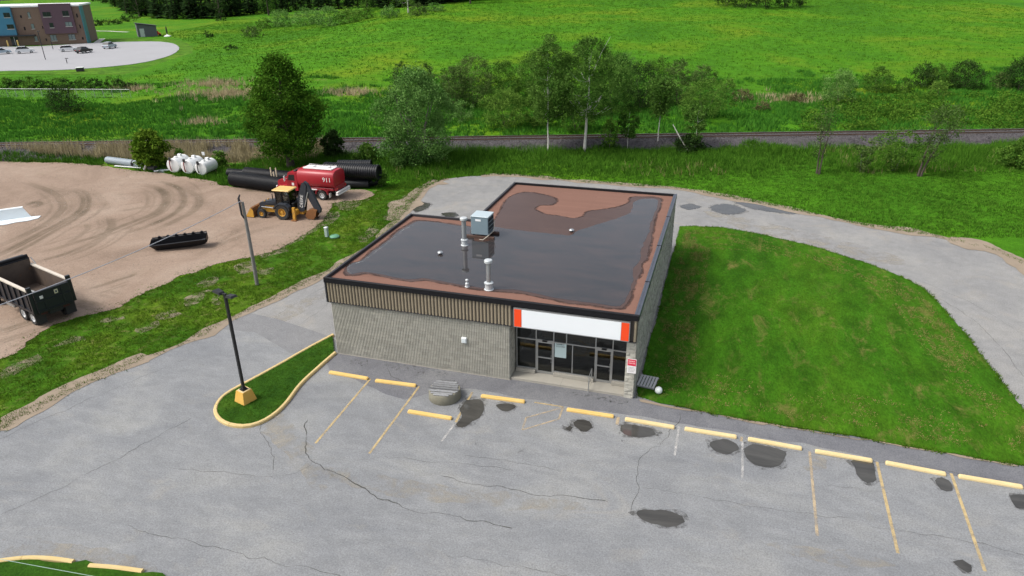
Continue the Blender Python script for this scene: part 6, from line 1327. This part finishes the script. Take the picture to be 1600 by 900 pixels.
# weeds climbing the ballast and a ragged fringe along the lawn and kerbs
P = scatter(9000, -60, 85, -5.6, -2.6); P = keep(P); sv = rail_as(P[:, 0], P[:, 1])[1]; P = P[(vnoise(P[:, 0], P[:, 1], 6, 41)+.5*(vnoise(P[:, 0], P[:, 1], 1.5, 42)-.5) > .24+.24*(sv+5.6)) & (P[:, 0] > -30)]
grass_obj('ballast_weeds', np.column_stack([P, on_ballast(P)]), .75, .07, 6, .25, GM['verge'], 'weeds growing up the near side of the ballast', 12)
fr = []
for poly, dens, z in ((LAWN, 26, .04), (PAVE, 14, .004), (YARD, 16, .006)):
    Q = np.array(poly); Q2 = np.roll(Q, -1, 0)
    for a, b in zip(Q, Q2):
        L = np.hypot(*(b-a))
        if L > 3: continue
        for _ in range(int(L*dens)):
            q = a+(b-a)*rs.uniform()+rs.normal(0, .07 if z > .03 else .16 if z < .005 else .45, 2)
            if q[0] > 18.1 or z < .03: fr.append((q[0], q[1], z if z > .03 else .01))
fr = np.array(fr); fr = fr[inview(fr[:, :2])]; fr = fr[vnoise(fr[:, 0], fr[:, 1], .9, 44) > .3]
grass_obj('edge_tufts', fr, .13, .04, 5, .09, GM['strip'], 'ragged grass tufts along the edges of lawn and driveway', 13, lean=.7)
# ================================================================== FAR LEFT: apartment block, its car park and yard
M['farlot'] = paint('pale_concrete_paving', (.30, .30, .31), .9, 0, .1, .08, dirt=(.22, .22, .225), dirt_amt=.3)
lotp = smooth_poly([tuple(T(*q)[:2]) for q in ((-60, 118), (0, 112), (100, 110), (200, 102), (255, 91), (278, 80), (276, 71), (250, 66), (200, 66), (145, 68), (60, 73), (-60, 78))], 3, .3, 41)
tag(sheet('apartment_car_park', lotp, .16, M['farlot'], None, .3), kind='structure')
tag(sheet('car_park_lawn', smooth_poly([tuple(T(*q)[:2]) for q in ((-60, 125), (0, 117), (100, 117), (215, 115), (262, 104), (300, 84), (296, 70), (270, 62), (200, 60), (140, 62), (60, 68), (-60, 74))], 3, .8, 42), .08, grass_mat('bright_lawn', [(.06, .16, .01), (.08, .19, .012), (.10, .20, .015)], .05, .3, 2, b=.4), None, .2), kind='structure')
A_, B_ = G(-30, 73.5, .16), G(137, 67.5, .16); fd = B_-A_; FLn = float(np.hypot(*fd[:2])); fu = fd/FLn; fang = math.atan2(fu[1], fu[0])
AP = empty('apartment_building', A_, fang); tag(AP, 'three-storey brown brick apartment block with blue and purple panels', 'building')
fn = np.array([fu[1], -fu[0], 0])                                           # facade normal, towards the viewer
def fpix(px, py, out=0.0):
    o_ = A_+fn*out; d = ray(px, py); t = np.dot(o_-CAM, fn)/np.dot(d, fn); q = CAM+d*t-A_; return float(np.dot(q, fu)), float(q[2])
def fz(zx, zy, out=0.0): return fpix(zx/9, zy/9, out)
M['brickb'] = paint('brown_brick', (.17, .115, .085), .9, 0, .15, .5, bumps=.2, bscale=4); M['blue_p'] = paint('blue_panel', (.035, .17, .27), .5, 0, .08, .3); M['purple_p'] = paint('purple_brown_panel', (.085, .045, .062), .6, 0, .1, .3); M['teal'] = paint('teal_trim', (.03, .16, .19), .5, 0, .1, 1)
M['roofw'] = paint('white_roof_edge', (.72, .72, .72), .6, 0, .04, .2); M['ledge'] = paint('pale_stone_ledge', (.5, .48, .44), .8, 0, .08, .5)
HT = fz(1100, 85)[1]
MB().box(-14, FLn, 0, 17, 0, HT).build('wall', M['brickb'], AP)
MB().bbox(-14.3, FLn+.3, -.25, 17.3, HT+.003, HT+.55, .05).build('roof', M['roofw'], AP)
MB().box(FLn+.02, FLn+.3, -.3, 4, -.1, HT-.01).build('corner_trim', M['teal'], AP)
x0, x1 = -14, fz(200, 300)[0]; zb = fz(150, 495)[1]
MB().box(x0-.2, x1, -.9, -.01, zb, HT+.2).build('blue_bay', M['blue_p'], AP); MB().box(x0, x1+5, -1.6, -.02, zb-.35, zb-.01).build('entrance_canopy', M['trim'], AP)
x0, x1 = fz(560, 150)[0], fz(1040, 250)[0]; zb = fz(860, 470)[1]
MB().box(x0, x1, -.7, -.01, zb, HT+.9).build('purple_bay', M['purple_p'], AP)
def fwin(zx0, zy0, zx1, zy1, out, name='window', mat=None):
    a0, z1 = fz(zx0, zy0, out); a1, z0 = fz(zx1, zy1, out); o_ = -out
    w_ = MB().box(a0, a1, o_-.06, o_-.001, z0, z1).build(name, M['trim'], AP); n = 2 if a1-a0 > 1.6 else 1
    for k in range(n):
        u0 = a0+(a1-a0)*k/n+.06; u1 = a0+(a1-a0)*(k+1)/n-.06; MB().box(u0, u1, o_-.075, o_-.061, z0+.08, z1-.08).build('pane', mat or M['winpane'], w_)
    MB().box(a0-.1, a1+.1, o_-.14, o_-.002, z0-.14, z0-.003).build('sill', M['ledge'], w_)
M['winpane'] = paint('dim_reflecting_glass', (.16, .20, .20), .12, 0, .3, .3); M['windark'] = paint('dark_reflecting_glass', (.02, .024, .03), .1, 0, .3, .5)
for q in ((40, 180, 150, 245), (90, 345, 205, 405)): fwin(*q, .9, mat=M['windark'])
for q in ((380, 172, 438, 250), (430, 335, 492, 405), (476, 508, 540, 575), (700, 490, 808, 572), (955, 482, 1068, 555)): fwin(*q, 0)
for q in ((592, 170, 722, 235), (868, 152, 975, 225), (688, 322, 762, 388), (912, 308, 1022, 368)): fwin(*q, .7, mat=M['windark'] if q[1] in (170, 152, 322) else None)
for q in ((278, 215, 312, 250), (330, 378, 366, 425), (588, 365, 612, 402), (640, 540, 664, 575), (1066, 192, 1100, 245), (1112, 348, 1142, 398), (1150, 522, 1180, 555)): 
    a0, z1 = fz(q[0], q[1]); a1, z0 = fz(q[2], q[3]); MB().box(a0, a1, -.05, -.002, z0, z1).build('vent_grille', M['black'], AP)
a0, z1 = fz(140, 512); a1, _ = fz(268, 600); dd = MB().box(a0, a1, -.12, -.002, .02, z1).build('entrance_door', M['windark'], AP); MB().box((a0+a1)/2-.06, (a0+a1)/2+.06, -.16, -.121, .05, z1-.1).build('mullion', M['galv'], dd)
for i, zx in enumerate((128, 272)):
    a, _ = fz(zx, 600); q = A_+fu*a+fn*1.5; o = empty('bollard', (q[0], q[1], .16)); tag(o, ['yellow post left of the apartment entrance', 'yellow post right of the apartment entrance'][i], 'bollard', 'yellow posts at the apartment entrance'); MB().lathe([(.22, 0), (.22, 1.7), (.12, 1.85)], 10).build('post', M['yellow'], o); MB().lathe([(.3, 0), (.3, .1)], 10).build('foot', M['concrete'], o)
# parked cars
def car_proto(name, col, suv=False):
    pm = paint(name+'_paint', col, .3, .1, .08, 1); o = empty('parked_car'); k = .12 if suv else 0
    body = MB().side([(-2.15, .35), (-2.2, .8+k), (-2.0, .95+k), (-1.1, 1.0+k), (.95, .98+k), (2.0, .82+k), (2.2, .6), (2.15, .35)], -.88, .88).build('body', pm, o, 30)
    V = [(-1.95, -.8, .96+k), (1.0, -.8, .99+k), (.3, -.66, 1.48+k*1.6), (-1.3, -.66, 1.48+k*1.6), (-1.95, .8, .96+k), (1.0, .8, .99+k), (.3, .66, 1.48+k*1.6), (-1.3, .66, 1.48+k*1.6)]
    MB().hexa([V[0], V[1], V[5], V[4], V[3], V[2], V[6], V[7]]).build('cabin_glass', M['dglass'], o); MB().bbox(-1.32, .32, -.67, .67, 1.485+k*1.6, 1.53+k*1.6, .015).build('roof', pm, o)
    for x in (-1.35, 1.35):
        for s in (-1, 1):
            w_ = empty('wheel', (x, s*.8, .33)); w_.parent = o; MB().lathe([(.2, -.1), (.33, -.1), (.33, .1), (.2, .1)], 14, axis='y').build('tyre', M['tyre'], w_); MB().lathe([(.21, .0), (.21, s*.11), (.06, s*.12)], 12, axis='y').build('rim', M['galv'], w_)
    for s in (-1, 1): MB().box(2.02, 2.14, s*.6-.18, s*.6+.18, .62, .76).build('headlight', M['sign_white'], o); MB().box(-2.21, -2.12, s*.66-.14, s*.66+.14, .68, .84).build('tail_light', M['red'], o)
    return o
for px, py, rz, col, suv, lb in ((3, 84.5, 20, (.32, .40, .46), False, 'light blue car cut by the left picture edge'), (40, 83, 15, (.72, .73, .74), True, 'white car parked before the apartment entrance'), (108, 80, 15, (.72, .73, .74), False, 'white car right of the thin light pole'), (132, 82.5, 60, (.02, .02, .022), False, 'black car parked near the apartment corner'), (172, 75.5, 70, (.36, .42, .46), True, 'silver-blue car parked alone by the lawn')):
    p = G(px, py, .16); o = car_proto('car', col, suv); o.location = (p[0], p[1], .165); o.rotation_euler.z = fang+math.radians(rz); o.scale = (1.12, 1.12, 1.12); tag(o, lb, 'car', 'cars parked before the apartment block')
for b, t, lb in (((71, 93), (59, 49), 'tall thin light pole in the apartment car park'), ((83, 77), (79, 64), 'short light pole at the apartment facade'), ((105, 99), (102.5, 91.5), 'dark post at the car park edge')):
    p = G(*b, .16); hh = top_z(p, *t)-.16; o = empty('light_pole', p); tag(o, lb, 'light pole'); MB().tube([(0, 0, 0), (0, 0, hh)], .1, 6).build('pole', M['trim'], o); MB().bbox(-.2, .6, -.15, .15, hh-.02, hh+.12, .02).build('lamp_head', M['trim'], o)
# shed, orange tool, white-footed stand, bin
p = G(232, 57.5); sh = empty('garden_shed', (p[0], p[1], 0), fang+math.radians(14)); tag(sh, 'grey lean-to shed with a pale door at the far lawn', 'shed')
MB().side([(-3.2, 0), (-3.2, 4.6), (3.2, 3.6), (3.2, 0)], -.0, 4.0).build('wall', paint('grey_shed_siding', (.10, .105, .12), .7, 0, .12, .6), sh); MB().hexa([(-3.5, -.4, 4.66), (3.5, -.4, 3.57), (3.5, 4.4, 3.57), (-3.5, 4.4, 4.66), (-3.5, -.4, 4.86), (3.5, -.4, 3.77), (3.5, 4.4, 3.77), (-3.5, 4.4, 4.86)]).build('roof', M['trim'], sh)
dr_ = MB().box(-2.5, -1.0, -.06, -.002, .05, 2.9).build('door', M['galv_w'], sh); MB().box(-1.2, -1.1, -.12, -.061, 1.2, 1.5).build('handle', M['black'], dr_)
p = G(248, 56); o = empty('orange_mower', (p[0], p[1], 0), fang); tag(o, 'small orange mower beside the grey shed', 'mower'); MB().bbox(-.8, .8, -.5, .5, .4, 1.1, .1).build('body', M['sign_orange'], o); MB().bbox(-.5, .2, -.4, .4, 1.11, 1.7, .08).build('seat', M['sign_orange'], o)
for x in (-.6, .6): MB().lathe([(.35, -.55), (.35, .55)], 12, (x, 0, .35), 'y').build('wheel', M['tyre'], o)
p = G(262, 57); o = empty('parasol_stand', (p[0], p[1], 0)); tag(o, 'dark folded parasol on a white foot right of the shed', 'parasol'); MB().lathe([(1.3, 0), (1.3, .15), (.3, .6), (.15, .8)], 14).build('foot', M['tankw'], o); MB().lathe([(.08, .8), (.28, 1.5), (.2, 3.2), (.03, 3.6)], 10).build('canopy', M['chassis'], o)
p = G(126, 112); o = empty('utility_cabinet', (p[0], p[1], .08), fang); tag(o, 'small dark and white cabinet on the car park lawn', 'cabinet'); MB().bbox(-.8, .8, -.5, .5, 0, .8, .06).build('cabinet', M['trim'], o); MB().bbox(-.85, .85, -.55, .55, .81, .98, .05).build('lid', M['tankw'], o)
for pts, wd in (([(200, 50.5), (170, 49), (140, 48.5)], 1.6), ([(150, 68), (160, 61)], 2.0)):
    q = [tuple(G(*a)[:2]) for a in pts]; tag(ribbon('footpath', q, wd, .1 if wd < 1.8 else .13, M['ledge']), kind='structure')
# wire fence beyond the railway
fe = empty('wire_fence', T(0, 152)); tag(fe, 'chain link fence with thin grey posts across the left meadow', 'fence'); q0, q1 = T(-40, 151), T(205, 153); n = 18; base = np.array(fe.location)
M['wire'] = paint('galvanised_wire', (.42, .44, .44), .5, .5, .1, 1)
for i in range(n+1):
    q = q0+(q1-q0)*i/n; q[2] = hz(q[0], q[1]); MB().tube([q-base, q-base+np.array([0, 0, 1.55])], .035, 6).build('post', M['wire'], fe)
z_ = float(hz(q1[0], q1[1])); MB().tube([q0-base+np.array([0, 0, 1.53]), q1-base+np.array([0, 0, 1.53])], .03, 5).build('top_rail', M['wire'], fe)
mb = MB(); Lf = float(np.hypot(*(q1-q0)[:2])); fdv = (q1-q0)/Lf; nn_ = int(Lf/.35)
for i in range(nn_):
    s_ = i*.35; a = q0+fdv*s_-base; b2 = q0+fdv*(s_+1.45)-base; c2 = q0+fdv*(s_-1.45)-base
    for e_ in (b2, c2): mb.tube([a+np.array([0, 0, .04]), e_+np.array([0, 0, 1.5])], .007, 3, False)
mb.build('wire_mesh', M['wire'], fe)
